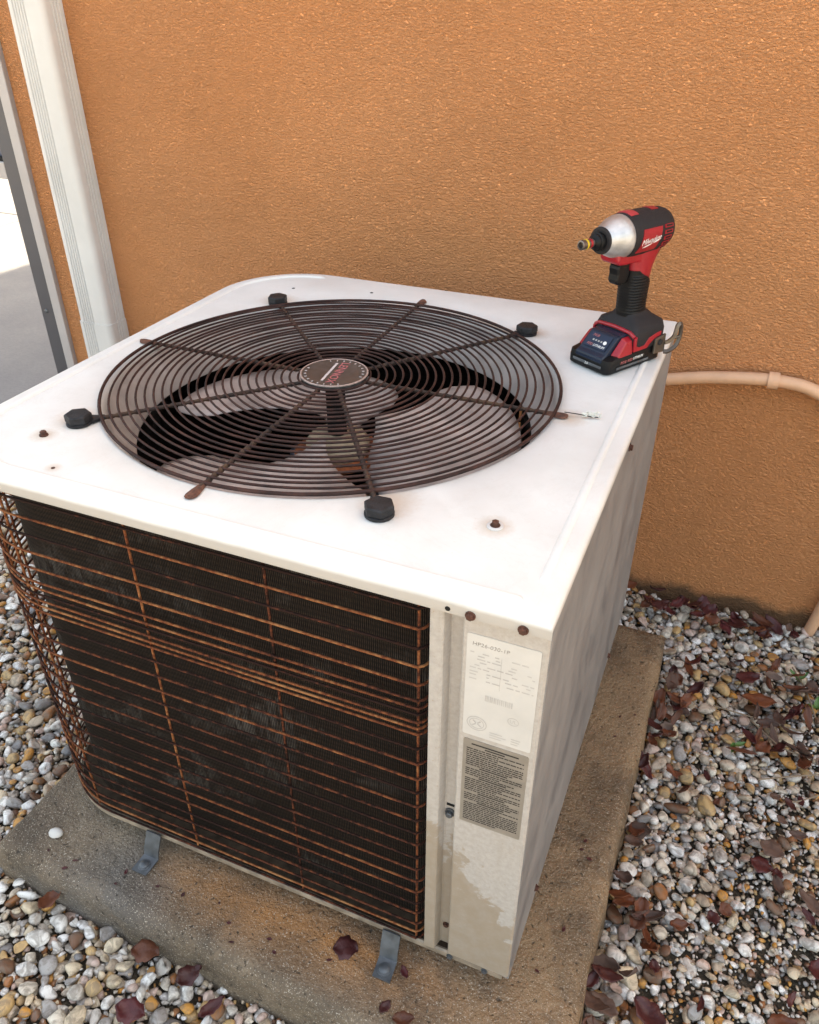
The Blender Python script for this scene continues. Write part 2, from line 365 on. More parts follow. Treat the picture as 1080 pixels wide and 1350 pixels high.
# patio slabs beyond the screen frame, plus unseen forward ones added to bounce light
pat = MB().box(-6.9, -1.95, -3.0, 8.0, -.0895, -.062).box(-1.9495, -1.53, 1.4301, 8.0, -.0895, -.062)
patio = setprop(obj('patio', pat, MT['patio'], sm=0), kind='structure')
SX = [-6.9, -5.2, -3.55, -1.95, -1.53]; SY = [-3.0, -1.6, -.1, 1.43, 3.3, 4.9, 6.4, 8.0]
for i in range(len(SX) - 1):
    for j in range(len(SY) - 1):
        if SX[i] > -2 and SY[j] < 1.4: continue
        obj('slab', MB().box(SX[i] + .004, SX[i+1] - .004, SY[j] + .004, SY[j+1] - .004, -.061, -.046), MT['patio'], patio, sm=0, bevel=.004)

# house: wall, roof
house = setprop(empty('house', (1.0, 4.0, 0)), 'house with orange stucco wall behind the air conditioner', 'house')
def hchild(name, mb, mat, **k):
    o = obj(name, mb, mat, house, **k); o.matrix_parent_inverse = Matrix.Translation((-1.0, -4.0, 0)); return o
WX0, WX1, WH = -1.489, 4.2, 2.55
hchild('wall', MB().box(WX0, WX1, WALL_Y, 7.2, -.0885, WH), MT['stucco'], sm=0)
rf = MB()
rf.loft([[(WX0 - .12, 1.29, WH + .002), (WX0 - .12, 7.3, WH + .002), (WX0 - .12, 7.3, WH + .12), (WX0 - .12, 4.3, WH + 1.15), (WX0 - .12, 1.29, WH + .12)],
         [(WX1 + .2, 1.29, WH + .002), (WX1 + .2, 7.3, WH + .002), (WX1 + .2, 7.3, WH + .12), (WX1 + .2, 4.3, WH + 1.15), (WX1 + .2, 1.29, WH + .12)]])
hchild('roof', rf, MT['roof'], sm=0)

# screen enclosure frame at the wall's left end
enc = setprop(empty('screen_enclosure', (-1.53, WALL_Y, -.046)), 'grey aluminium framed screen door beside the orange wall', 'door')
inv = Matrix.Translation((1.53, -WALL_Y, .046))
def echild(name, mb, mat, **k):
    o = obj(name, mb, mat, enc, **k); o.matrix_parent_inverse = inv; return o
echild('jamb', MB().box(-1.5150, -1.4895, WALL_Y - .012, WALL_Y + .07, -.0455, 2.3), MT['alu_light'], sm=0, bevel=.002)
echild('gasket', MB().box(-1.5215, -1.5155, WALL_Y + .006, WALL_Y + .06, -.0455, 2.3), MT['black'], sm=0)
stile = echild('stile', MB().box(-1.564, -1.522, WALL_Y - .002, WALL_Y + .05, -.0455, 2.3), MT['alu'], sm=0, bevel=.002)
echild('raw_edge', MB().box(-1.573, -1.5645, WALL_Y + .012, WALL_Y + .055, -.0455, .62), MT['brown_edge'], sm=0, bevel=.003)
scw = obj('screw', MB().lathe([(0.0002, .0), (.005, 0), (.005, .0015), (.003, .003), (.0002, .0033)], 12, frame((-1.547, WALL_Y - .002, .33), (1, 0, 0), (0, 0, 1))), MT['galv'], stile); scw.matrix_parent_inverse = inv @ Matrix() ; scw.parent = stile; scw.matrix_parent_inverse = Matrix()
echild('rail', MB().box(-2.45, -1.5645, WALL_Y - .001, WALL_Y + .048, .628, .664), MT['alu_light'], sm=0, bevel=.002)
echild('rail_gasket', MB().box(-2.45, -1.5645, WALL_Y + .004, WALL_Y + .044, .6642, .672), MT['black'], sm=0)
echild('pane', MB().box(-2.45, -1.5645, WALL_Y + .022, WALL_Y + .026, .672, 2.28), MT['pane'], sm=0)
echild('far_stile', MB().box(-2.50, -2.4505, WALL_Y - .002, WALL_Y + .05, -.0455, 2.3), MT['alu'], sm=0, bevel=.002)
echild('head_rail', MB().box(-2.50, -1.4895, WALL_Y - .004, WALL_Y + .052, 2.3005, 2.36), MT['alu'], sm=0, bevel=.002)

# downspout
ds = setprop(empty('downspout', (-1.385, WALL_Y, -.06)), 'white ribbed downspout running down the orange wall', 'downspout')
def ds_outline(g):
    w, d = .086 + 2*g, .054 + g; x0, y1 = -1.395 - g, WALL_Y - .001; x1, y0 = x0 + w, y1 - d
    r = .009; p = [(x0, y1)]
    for a in (180, 200, 225, 250, 270): p.append((x0 + r + r*math.cos(R(a)), y0 + r + r*math.sin(R(a))))
    for gx in (.016, .0225, .029, .0355, .042):
        p += [(x0 + gx - .0022, y0), (x0 + gx, y0 + .0035), (x0 + gx + .0022, y0)]
    for a in (270, 290, 315, 340, 360): p.append((x1 - r*1.4 + r*1.4*math.cos(R(a)), y0 + r*1.4 + r*1.4*math.sin(R(a))))
    for gy in (.026, .034, .042):
        p += [(x1, y0 + gy - .0018), (x1 - .0026, y0 + gy), (x1, y0 + gy + .0018)]
    p.append((x1, y1)); return p
for nm, gg, z0, z1 in (('upper_section', 0, .24, 2.54), ('lower_section', .002, -.088, .345)):
    o = obj(nm, MB().prism(ds_outline(gg), z0, z1), MT['plastic_white'], ds, sm=50); o.matrix_parent_inverse = Matrix.Translation((1.385, -WALL_Y, .06))

# conduit on the wall
cdt = setprop(empty('conduit', (.255, WALL_Y, -.07)), 'peach painted conduit curving along the orange wall into the gravel', 'pipe')
CI = Matrix.Translation((-.255, -WALL_Y, .07))
def cr(pts, n=8):                                     # Catmull-Rom through the points
    P = [Vector(p) for p in pts]; P = [P[0]*2 - P[1]] + P + [P[-1]*2 - P[-2]]; out = []
    for i in range(1, len(P) - 2):
        for k in range(n):
            u = k / n; a, b, c, d = P[i-1:i+3]
            out.append(.5 * ((2*b) + (c - a)*u + (2*a - 5*b + 4*c - d)*u*u + (3*b - a - 3*c + d)*u**3))
    return out + [P[-2]]
cy = WALL_Y - .014
pth = cr([(-.30, cy, .345), (-.18, cy, .385), (-.078, cy, .413), (-.01, cy, .427), (.072, cy, .436), (.135, cy, .430), (.20, cy, .395), (.255, cy, .32), (.278, cy, .2), (.268, cy, .06), (.250, cy, -.0885)], 8)
o = obj('pipe', MB().tube(pth, .0108, 14), MT['conduit'], cdt, sm=60); o.matrix_parent_inverse = CI
stp = MB(); ring = []
for k in range(15):
    a = R(170 + 200 * k / 14); ring.append((0, math.sin(a) * .0128, math.cos(a) * .0128))
mm = Matrix.Translation((.074, cy, .436)) @ Matrix.Rotation(R(-2), 4, 'Y')
rows = []
for xx in (-.0085, .0085):
    inner = [mm @ Vector((xx, y, z)) for _, y, z in ring]
    outer = [mm @ Vector((xx, y*1.13, z*1.13)) for _, y, z in ring]
    rows.append(inner + outer[::-1])
stp.loft(rows); o = obj('strap', stp, MT['conduit'], cdt); o.matrix_parent_inverse = CI

# ------------------------------------------------------------------ concrete pad
def pad_mesh():
    nx, ny = 80, 84; b = MB(); X0, X1 = -.798, .001; Y1 = 1.211
    idx = {}
    def edge_y(x): return .405 - .022 * (x - X0) / (X1 - X0)
    for j in range(ny + 1):
        for i in range(nx + 1):
            u, w = i / nx, j / ny
            x = X0 + (X1 - X0) * u; y0 = edge_y(x); y = y0 + (Y1 - y0) * w
            e = min(x - X0, X1 - x, y - y0, Y1 - y)
            z = -.011 * max(0, 1 - e / .013) ** 2
            if e < 1e-6:
                x += math.sin(y * 41) * .0012 + math.sin(y * 97) * .0008; y += math.sin(x * 37) * .0013 + math.sin(x * 83 + 1) * .0009
            # low spall near the left front corner
            dd = math.hypot(x + .66, (y - .475) * 1.3)
            z -= .004 * max(0, 1 - (dd / .035) ** 2) * (.7 + .5 * math.sin(x * 310) * math.sin(y * 290))
            z += .0009 * math.sin(x * 17 + 1) * math.cos(y * 13)
            idx[i, j] = len(b.v); b.v.append((x, y, z))
    for j in range(ny):
        for i in range(nx):
            b.f.append((idx[i, j], idx[i+1, j], idx[i+1, j+1], idx[i, j+1]))
    per = [idx[i, 0] for i in range(nx)] + [idx[nx, j] for j in range(ny)] + [idx[i, ny] for i in range(nx, 0, -1)] + [idx[0, j] for j in range(ny, 0, -1)]
    for dz, gr in ((-.03, .002), (-.062, .004), (-.0885, .004)):
        new = []
        for q in per:
            x, y, z = b.v[q]; cx_, cy_ = x + .4, y - .8
            L = max(abs(cx_), abs(cy_)); ox = gr if abs(cx_) > .38 else 0; oy = gr if abs(cy_) > .38 else 0
            new.append(len(b.v)); b.v.append((x + math.copysign(ox * .5, cx_), y + math.copysign(oy * .5, cy_), dz))
        n = len(per); b.f += [(per[k], new[k], new[(k+1) % n], per[(k+1) % n]) for k in range(n)]
        per = new
    return b
setprop(obj('concrete_pad', pad_mesh(), MT['pad'], sm=60), 'stained brown concrete pad under the air conditioner', 'pad')

# ------------------------------------------------------------------ air conditioner
X0, X1, Y0, Y1, CR = -.786, -.082, .480, 1.208, .135
FC = Vector((-.452, .829, T))                          # centre of the fan opening
ac = setprop(empty('air_conditioner', (-.434, .8375, 0)), 'white outdoor air conditioner with rusty wire guard and round fan grille', 'air conditioner')
AI = Matrix.Translation((.434, -.8375, 0))
def ach(name, mb, mat, parent=None, **k):
    o = obj(name, mb, mat, parent or ac, **k)
    if parent is None: o.matrix_parent_inverse = AI
    return o
def outline(d, full=True):                            # counter-clockwise from the front right corner
    p = []
    def seg(a, b, n):
        for k in range(n): p.append((a[0] + (b[0]-a[0])*k/n, a[1] + (b[1]-a[1])*k/n))
    r = CR - d
    seg((X1-d, Y0+d), (X1-d, Y1-d), 24); p.append((X1-d, Y1-d)); i1 = len(p)
    seg((X1-d, Y1-d), (X0+CR, Y1-d), 24)
    for k in range(16): a = R(90 + 90*k/16); p.append((X0+CR+r*math.cos(a), Y1-CR+r*math.sin(a)))
    seg((X0+d, Y1-CR), (X0+d, Y0+CR), 18)
    for k in range(16): a = R(180 + 90*k/16); p.append((X0+CR+r*math.cos(a), Y0+CR+r*math.sin(a)))
    seg((X0+CR, Y0+d), (X1-d, Y0+d), 24); p.append((X1-d, Y0+d))
    return p, i1
def ring_at(d, z, zr=None):
    p, i1 = outline(d)
    return [(x, y, (zr if (zr is not None and i < i1) else z)) for i, (x, y) in enumerate(p)]
HR = .2825
top = MB()
base_ring = ring_at(.0065, T)
hole = []
for x, y, z in base_ring:
    a = math.atan2(y - FC.y, x - FC.x); hole.append((FC.x + HR*math.cos(a), FC.y + HR*math.sin(a), T))
mid1 = [tuple((Vector(a)*.5 + Vector(b)*.5)) for a, b in zip(hole, base_ring)]
rl = []
for dr, dz in ((-.009, -.0085), (-.0055, -.0045), (-.0025, -.0012)):
    rl.append([(FC.x + (HR+dr)*math.cos(math.atan2(p[1]-FC.y, p[0]-FC.x)), FC.y + (HR+dr)*math.sin(math.atan2(p[1]-FC.y, p[0]-FC.x)), T+dz) for p in hole])
SK = .0150
top.loft(rl + [hole, mid1, base_ring, ring_at(.0035, T-.0008), ring_at(.0012, T-.0028), ring_at(0, T-.006), ring_at(0, T-SK, T-.0072), ring_at(.002, T-SK, T-.0072), ring_at(.002, T-.008, T-.0070)], cap=False)
# pressed beads along the rim
def bead(pts, w, h):
    pts = [Vector(p) for p in pts]; rings = []
    for i, p in enumerate(pts):
        t_ = (pts[min(i+1, len(pts)-1)] - pts[max(i-1, 0)]).normalized(); nrm = Vector((-t_.y, t_.x, 0))
        s_ = min(1, min(i, len(pts)-1-i) / 2.0) if True else 1
        ww = w * (math.sqrt(max(.0, 1-(1-s_)**2)) or .05)
        rings.append([p + nrm*ww*k + Vector((0, 0, h*s_*(1-abs(k)**2.2) - .0001)) for k in (-1, -.8, -.5, -.2, .2, .5, .8, 1)])
    top.loft(rings, cap=False, closed=False)
dpt, _ = outline(.022); fl = [(x, y, T) for x, y in dpt]
fr = fl[24+1+24:]                                      # from back left round to the front right corner
fr = fr[:-4]
def dens(ps, n=3):
    out = []
    for a, b in zip(ps, ps[1:]):
        for k in range(n): out.append(tuple(Vector(a).lerp(Vector(b), k/n)))
    return out + [ps[-1]]
endp = []
fp = [(X1 - .16, Y0 + .0225, T), (X1 - .045, Y0 + .0195, T)]
bead(dens(fr, 2) + [(-.118, Y0 + .022, T), (-.115, Y0+.022, T), (-.112, Y0+.022, T)], .0046, .0026)
bead([(X1 - .0215, Y0 + .048 + k*.0035 if k < 3 else Y0 + .058 + (k-3)*.031, T) for k in range(23)] + [(X1-.0215, Y1-.035, T), (X1-.0215, Y1-.031, T), (X1-.0215, Y1-.028, T)], .0046, .0026)
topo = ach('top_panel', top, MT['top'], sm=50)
# holes and screws on the panel and its lip
def screw(name, p, nrm, r, h, mat, parent, washer=None, hexa=True):
    nrm = Vector(nrm).normalized(); xx = nrm.orthogonal(); m = frame(p, xx, nrm.cross(xx))
    b = MB()
    b.lathe([(r*1.35, 0), (r*1.35, h*.25), (r*1.1, h*.3)], 16, m)
    b.lathe([(r, h*.3), (r, h*.9), (r*.8, h)], 6 if hexa else 14, m)
    s_ = ach(name, b, mat, parent, sm=30)
    if washer:
        w_ = ach('washer', MB().lathe([(washer, -.0001), (washer, .0009), (washer*.9, .0013), (r*1.3, .0013)], 20, m), MT['plastic_white'], s_); w_.matrix_parent_inverse = Matrix()
    return s_
p = at(653, 694, T); screw('screw', (p.x, p.y, T + .0001), (0, 0, 1), .0036, .006, MT['boltrust'], ac, .0078)
bpy.context.view_layer.update()
for o in list(ac.children):
    if o.name.startswith('screw'): o.matrix_parent_inverse = AI
p = at(58, 574, T); o = screw('screw', (p.x, p.y, T + .0001), (0, 0, 1), .0036, .0055, MT['boltrust'], ac); o.matrix_parent_inverse = AI
for px in (621, 691):
    q = .571; d = FW*FPX + RT*(px-CX) - UP*((802 if px == 621 else 822)-CY); k = (Y0-CAM.y)/d.y; p = CAM + d*k
    o = screw('screw', (p.x, Y0 - .0001, T - .0115), (0, -1, 0), .0034, .0036, MT['boltrust'], ac, hexa=True); o.matrix_parent_inverse = AI
for px, py in ((387, 380), (490, 386), (70, 617)):
    p = at(px, py, T); o = ach('hole', MB().lathe([(.0026 if px != 70 else .0022, -.001), (.0026 if px != 70 else .0022, .0003)], 12, Matrix.Translation((p.x, p.y, T))), MT['dark'] if px != 70 else MT['boltrust'])
o = ach('hole', MB().lathe([(.0024, -.001), (.0024, .0003)], 12, frame((-.169, Y0, T - .0105), (1, 0, 0), (0, 0, 1))), MT['dark'])
# rusty spot etc. is left to the materials; shroud below the opening
sh = MB().lathe([(HR - .0088, T-.0075), (.268, T-.022), (.258, T-.04), (.2515, T-.056), (.2515, T-.060), (.2495, T-.060), (.2495, T-.056), (.256, T-.040), (.266, T-.022), (.2732, T-.012)], 96, Matrix.Translation((FC.x, FC.y, 0)), cap=False)
ach('fan_shroud', sh, MT['shroud'], sm=60)
ach('inner_deck', (lambda b: b.loft([[(FC.x + r*math.cos(k*math.tau/64), FC.y + r*math.sin(k*math.tau/64), T-.0595 + z) for k in range(64)] for r, z in ((.252, 0), (.285, .004))], cap=False))(MB()), MT['dark'], sm=0)

# base pan
pan = MB()
pr = lambda d, z: [(x, y, z) for x, y in outline(d)[0]]
pan.loft([pr(.03, .029), pr(.012, .029), pr(.009, .0315), pr(.009, .0395), pr(.0115, .041), pr(.014, .0395), pr(.03, .037)])
ach('base_pan', pan, MT['pan'], sm=40)

# corner post, control panel, side panel, rear panel (folded sheets)
def folded(pts, z0, z1, th):
    P = [Vector((x, y, 0)) for x, y in pts]; off = []
    for i, p in enumerate(P):
        a = (P[i] - P[i-1]).normalized() if i else (P[1]-P[0]).normalized()
        b = (P[i+1] - P[i]).normalized() if i < len(P)-1 else a
        na = Vector((-a.y, a.x, 0)); nb = Vector((-b.y, b.x, 0)); nn = (na + nb).normalized(); off.append(p + nn * th / max(.3, nn.dot(na)))
    o_ = [(p.x, p.y) for p in P] + [(p.x, p.y) for p in off[::-1]]
    return MB().prism(o_, z0, z1)
ach('corner_post', folded([(-.1875, .512), (-.1875, .4885), (-.1865, .487), (-.176, .487), (-.1745, .488), (-.1715, .499), (-.170, .500), (-.1585, .500)], .0412, T-.009, .0012), MT['beige'], sm=30)
cpan = ach('control_panel', folded([(-.1583, .512), (-.1583, .4905), (-.1565, .4885), (-.0862, .4885), (-.0842, .4905), (-.0842, .512)], .0412, T-.009, .0012), MT['beige'], sm=30)
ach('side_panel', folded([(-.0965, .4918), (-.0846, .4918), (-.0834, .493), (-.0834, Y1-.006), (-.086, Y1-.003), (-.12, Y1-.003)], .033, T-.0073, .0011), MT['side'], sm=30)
ach('rear_panel', folded([(-.121, Y1-.0035), (-.30, Y1-.0035), (-.30, Y1-.02)], .0486, T-.009, .0012), MT['beige'], sm=30)
o = screw('screw', (-.1655, .4995, .287), (0, -1, 0), .004, .006, MT['galv'], ac); o.matrix_parent_inverse = AI
ach('slot', MB().box(-.1695, -.1605, .4988, .5005, .297, .2995), MT['dark'], sm=0)
o = screw('screw', (-.1645, .4995, .080), (0, -1, 0), .003, .003, MT['boltrust'], ac); o.matrix_parent_inverse = AI
for x in (-.155, -.112):
    o = screw('screw', (x, Y0+.009 - .0001, .0355), (0, -1, 0), .003, .003, MT['galv'], ac); o.matrix_parent_inverse = AI
for y, z in ((.60, .055), (1.05, .055), (.83, T-.02)):
    o = screw('screw', (-.0833, y, z), (1, 0, 0), .0034, .004, MT['boltrust'], ac); o.matrix_parent_inverse = AI

# labels
def printed(rects, name, y, mat, parent):
    b = MB()
    for x0, x1, z0, z1 in rects: b.add([(x0, y, z0), (x1, y, z0), (x1, y, z1), (x0, y, z1)], [(0, 1, 2, 3)])
    o = obj(name, b, mat, parent, sm=0); o['kind'] = 'stuff'; return o
LY = .4885
def label(name, x0, x1, z0, z1, mat, lab):
    r = .002; pts = []
    for cx_, cz_, a0 in ((x1-r, z0+r, 270), (x1-r, z1-r, 0), (x0+r, z1-r, 90), (x0+r, z0+r, 180)):
        for k in range(5): a = R(a0 + 22.5*k); pts.append((cx_ + r*math.cos(a), cz_ + r*math.sin(a)))
    b = MB().loft([[(x, y, z) for x, z in pts] for y in (LY - .0001, LY - .0005)])
    o = ach(name, b, mat, sm=0); o['label'] = lab; return o
rl_ = label('rating_label', -.1535, -.0895, .4235, .5450, MT['paper'], 'faded white rating label with serial print')
ly = LY - .0007
up_ = lambda x, z: frame((x, ly + .00015, z), (1, 0, 0), (0, 0, 1))
text('lettering', 'HP26-030-1P', .0058, MT['ink_mid'], rl_, up_(-.1325, .5345), .1, 1.05, .00005)
rows = []
q = random.Random(3)
for z in (.5245, .521, .5175, .514, .5105, .507, .5025, .499, .494):
    x = -.150
    while x < -.094:
        w = q.uniform(.002, .008)
        if q.random() < .55 and not (-.1235 < x < -.1205): rows.append((x, min(x + w, -.0925), z, z + .0013))
        x += w + .0016
rows += [(-.1225, -.1222, .488, .5255)]
for z in (.4335, .4305, .4275):
    for x, w in ((-.128, .016), (-.108, .010)): rows.append((x, x + w*q.uniform(.6, 1), z, z + .0011))
printed(rows, 'fine_print', ly, MT['ink_faint'], rl_)
bars = []; x = -.1345
while x < -.109: w = q.choice((.0004, .0007, .0011)); bars.append((x, x + w, .4715, .4785)); x += w + q.choice((.0005, .0009))
printed(bars, 'barcode', ly, MT['ink_faint'], rl_)
em = MB()
def flat_ring(cx_, cz_, a, b_, w):
    n = 28; em.loft([[(cx_ + (a-d)*math.cos(k*math.tau/n), ly, cz_ + (b_-d)*math.sin(k*math.tau/n)) for k in range(n)] for d in (0, w)], cap=False)
flat_ring(-.1405, .4405, .0095, .0088, .0008); flat_ring(-.1405, .4405, .0070, .0064, .0006)
for s_ in (-1, 1):
    em.add([(-.1405 + s_*.0012, ly, .4405), (-.1405 + s_*.0050, ly, .4375), (-.1405 + s_*.0035, ly, .4370), (-.1405 + s_*.0002, ly, .4398)], [(0, 1, 2, 3)])
    em.add([(-.1405 - s_*.0012, ly, .4405), (-.1405 - s_*.0042, ly, .4435), (-.1405 - s_*.0030, ly, .4445), (-.1405 - s_*.0002, ly, .4415)], [(0, 1, 2, 3)])
flat_ring(-.1075, .4560, .0052, .0048, .0006)
obj('emblem', em, MT['ink_faint'], rl_, sm=0)
text('lettering', 'UL', .0055, MT['ink_faint'], rl_, up_(-.1075, .4558), 0, 1, .00005)
cl_ = label('caution_label', -.1520, -.0900, .2970, .4175, MT['foil'], 'brown foil label packed with small dark print')
rows = [( -.144, -.099, .4112, .4130), (-.131, -.112, .4082, .4098)]
z = .4050; k = 0
while z > .301:
    if k in (9, 13, 20, 24): rows.append((-.135, -.108, z, z + .0016)); z -= .0030
    x = -.1485
    end = -.0935 if q.random() < .7 else q.uniform(-.12, -.10)
    while x < end: w = q.uniform(.0015, .006); rows.append((x, min(x + w, end), z, z + .0014)); x += w + .0007
    z -= .00275; k += 1
printed(rows, 'fine_print', ly, MT['ink_dark'], cl_)

# coil
def path_open(d, x_end, ny_back=1.16, n_arc=18):       # from the corner post round front, left side and back
    r = CR - d; p = []
    L = (X0 + CR) - x_end
    for k in range(24): p.append((x_end + L*k/24, Y0 + d))
    for k in range(n_arc + 1): a = R(270 - 90*k/n_arc); p.append((X0+CR+r*math.cos(a), Y0+CR+r*math.sin(a)))
    for k in range(1, 20): p.append((X0 + d, Y0+CR + (Y1-CR-(Y0+CR))*k/20))
    for k in range(n_arc + 1): a = R(180 - 90*k/n_arc); p.append((X0+CR+r*math.cos(a), Y1-CR+r*math.sin(a)))
    for k in range(1, 13): p.append((X0+CR + (-.30 - (X0+CR))*k/12, Y1 - d))
    return p
def coil():
    me = bpy.data.meshes.new('coil'); vs_, fs, uvs = [], [], []
    p1 = path_open(.036, -.190); p2 = path_open(.0425, -.190)
    z0, z1 = .041, T - .010
    def strip(pp, flip):
        u = 0; base_ = len(vs_); us = []
        for i, (x, y) in enumerate(pp):
            if i: u += math.hypot(x - pp[i-1][0], y - pp[i-1][1])
            us.append(u); vs_.append((x, y, z0)); vs_.append((x, y, z1))
        for i in range(len(pp) - 1):
            a = base_ + 2*i; q_ = (a, a+1, a+3, a+2); 
            fs.append(q_ if flip else q_[::-1]); uu = [(us[i], z0), (us[i], z1), (us[i+1], z1), (us[i+1], z0)]
            uvs.append(uu if flip else uu[::-1])
    strip(p1, True); strip(p2, False)
    n1 = len(p1)
    for i in range(n1 - 1):
        for off in (0, 1):
            fs.append((2*i + off, 2*(i+1) + off, 2*n1 + 2*(i+1) + off, 2*n1 + 2*i + off)); uvs.append([(0, 0)]*4)
    fs.append((0, 1, 2*n1 + 1, 2*n1)); uvs.append([(0, 0)]*4)
    me.from_pydata(vs_, [], fs); uvl = me.uv_layers.new(name='UVMap')
    i = 0
    for ff in uvs:
        for c_ in ff: uvl.data[i].uv = c_; i += 1
    return me
ach('coil', coil(), MT['coil'], sm=30, fix=False)

# wire guard
guard = empty('wire_guard'); guard.parent = ac; guard.matrix_parent_inverse = AI
ZW = [.559, .536, .513, .491, .468, .448, .438, .430, .419, .411, .403, .382, .360, .337, .316, .294, .271, .250, .230, .207, .185, .163, .142, .120, .098, .076, .060, .046]
gp = path_open(.0090, -.198)
for zi, z in enumerate(ZW):
    z -= .0045 if z > .1 else .002
    pts = [(-.1885, Y0 + .030, z + .001), (-.1905, Y0 + .020, z + .0005), (-.1945, Y0 + .0125, z), (-.198, Y0 + .010, z)]
    ph = rng.uniform(0, 6); am = rng.uniform(.0003, .0013)
    u = 0
    for i, (x, y) in enumerate(gp):
        if i: u += math.hypot(x - gp[i-1][0], y - gp[i-1][1])
        pts.append((x, y, z + am * math.sin(u * 9 + ph) * min(1, u * 6)))
    obj('wire', MB().tube(pts, .00145, 6), MT['wire'], guard, sm=80)
def upright(x, y, nx, ny, ztop=.572):
    pts = [(x - nx*.010, y - ny*.010, ztop), (x - nx*.003, y - ny*.003, ztop - .006), (x, y, ztop - .014), (x, y, .35), (x, y, .043)]
    obj('wire', MB().tube(pts, .00145, 6), MT['wire'], guard, sm=80)
for x in (-.199, -.353, -.511): upright(x, Y0 + .0124, 0, -1)
for a in (258, 226, 204, 184): upright(X0+CR + (CR-.0123)*math.cos(R(a)), Y0+CR + (CR-.0123)*math.sin(R(a)), math.cos(R(a)), math.sin(R(a)))
for y in (.72, .86, 1.0): upright(X0 + .0123, y, -1, 0)
for x in (-.55, -.40): upright(x, Y1 - .0123, 0, 1)

# fan grille
gril = empty('fan_grille'); gril.parent = ac; gril.matrix_parent_inverse = AI
GZ0 = T + .0045
NR = 24; r_in, r_out = .0455, .2800
for i in range(NR):
    r = r_in + (r_out - r_in) * i / (NR - 1); n = 40 + 3 * i
    wob = rng.uniform(0, 6)
    obj('ring', MB().tube([(FC.x + r*math.cos(k*math.tau/n), FC.y + r*math.sin(k*math.tau/n), GZ0 + .0006*math.sin(3*k*math.tau/n + wob)) for k in range(n)], .00145 if i < NR-1 else .0021, 6, closed=True), MT['grille'], gril, sm=80)
def polar(px, py, z):
    q_ = at(px, py, z) - FC; return (math.degrees(math.atan2(q_.y, q_.x)), math.hypot(q_.x, q_.y))
TABS = [polar(*p_, T + .003) for p_ in ((191, 449), (252, 651), (557, 397), (741, 547))]
BOLTS = [polar(*p_, T + .009) for p_ in ((103, 549), (366, 393), (695, 432), (500, 668))]
def spoke(a, r1, dead):
    d = Vector((math.cos(R(a)), math.sin(R(a)), 0)); pts, rad = [], []
    for k in range(63):
        r = .036 + (r1 - .036) * k / 62
        ph = ((r - r_in) / ((r_out - r_in) / (NR - 1))) % 1
        pts.append(FC + d*r + Vector((0, 0, .0022))); rad.append(.0027 + .0006 * math.cos(ph * math.tau) + rng.uniform(-.0002, .0002))
    return obj('spoke', MB().tube(pts, rad, 8), MT['spoke'], gril, sm=80)
for a, tr_ in TABS:
    s_ = spoke(a, tr_ - .014, True)
    d = Vector((math.cos(R(a)), math.sin(R(a)), 0)); w = Vector((-d.y, d.x, 0)); rings = []
    for rr, hw in ((.276, .003), (.283, .0045), (.290, .0062), (.297, .0068), (.3015, .0055), (.304, .0025)):
        rr += tr_ - .297
        c_ = FC + d*rr + Vector((0, 0, .0022 + .0010))
        rings.append([c_ + w*hw + Vector((0, 0, -.0018)), c_ + w*hw*.6 + Vector((0, 0, .0008)), c_ - w*hw*.6 + Vector((0, 0, .0008)), c_ - w*hw + Vector((0, 0, -.0018))])
    obj('tab', MB().loft(rings), MT['tab'], gril, sm=50)
for a, rb in BOLTS:
    spoke(a, rb - .014, False)
    d = Vector((math.cos(R(a)), math.sin(R(a)), 0)); c_ = FC + d*rb
    b = MB(); b.lathe([(.0145, .0008), (.0145, .0032), (.0130, .0040)], 24, Matrix.Translation(c_))
    bo = ach('bolt', b, MT['bolt'], sm=30)
    rz = rng.uniform(0, 1)
    obj('hex_head', MB().lathe([(.0150, .0041), (.0152, .0055), (.0152, .0115), (.0138, .0132), (.0012, .0136)], 6, Matrix.Translation(c_) @ Matrix.Rotation(rz, 4, 'Z')), MT['bolt'], bo, sm=0, bevel=.0008)
    # flattened eye of the rod under the bolt head
    w = Vector((-d.y, d.x, 0)); rings = []
    for rr, hw in ((rb - .028, .0035), (rb - .020, .0055), (rb - .013, .0095)):
        q_ = FC + d*rr + Vector((0, 0, .0030)); rings.append([q_ + w*hw + Vector((0,0,-.0016)), q_ + w*hw + Vector((0,0,.0014)), q_ - w*hw + Vector((0,0,.0014)), q_ - w*hw + Vector((0,0,-.0016))])
    obj('rod_eye', MB().loft(rings), MT['bolt'], bo, sm=0)
# badge
MBG = Matrix.Translation((FC.x, FC.y, T + .0068))
bad = ach('hub_badge', MB().lathe([(.0420, -.004), (.0420, .0008), (.0408, .0016), (.0392, .0012), (.0002, .0012)], 48, MBG), MT['badge'], sm=40)
obj('rim', MB().lathe([(.0427, .0004), (.0427, .0017), (.0417, .0022), (.0406, .0017)], 48, MBG, cap=False), MT['badge_rim'], bad)
bd = (at(422, 509, T+.008) - at(452, 476, T+.008)).normalized()      # reading direction of the lettering, X end at the lower left
bup = Vector((-bd.y, bd.x, 0))
c_ = FC + Vector((0, 0, .0083))
mb_ = frame(c_ + bup*.0, bd, bup)
text('lettering', 'LENNOX', .0155, MT['ink_red'], bad, frame(c_ + bup*.0045, bd, bup), 0, 1.0, .0002)
b = MB(); m_ = frame(c_ - bup*.0065, bd, bup); b.box(-.0275, .0275, -.0012, .0020, 0, .0003, m_); obj('stripe', b, MT['ink_pale'], bad, sm=0)
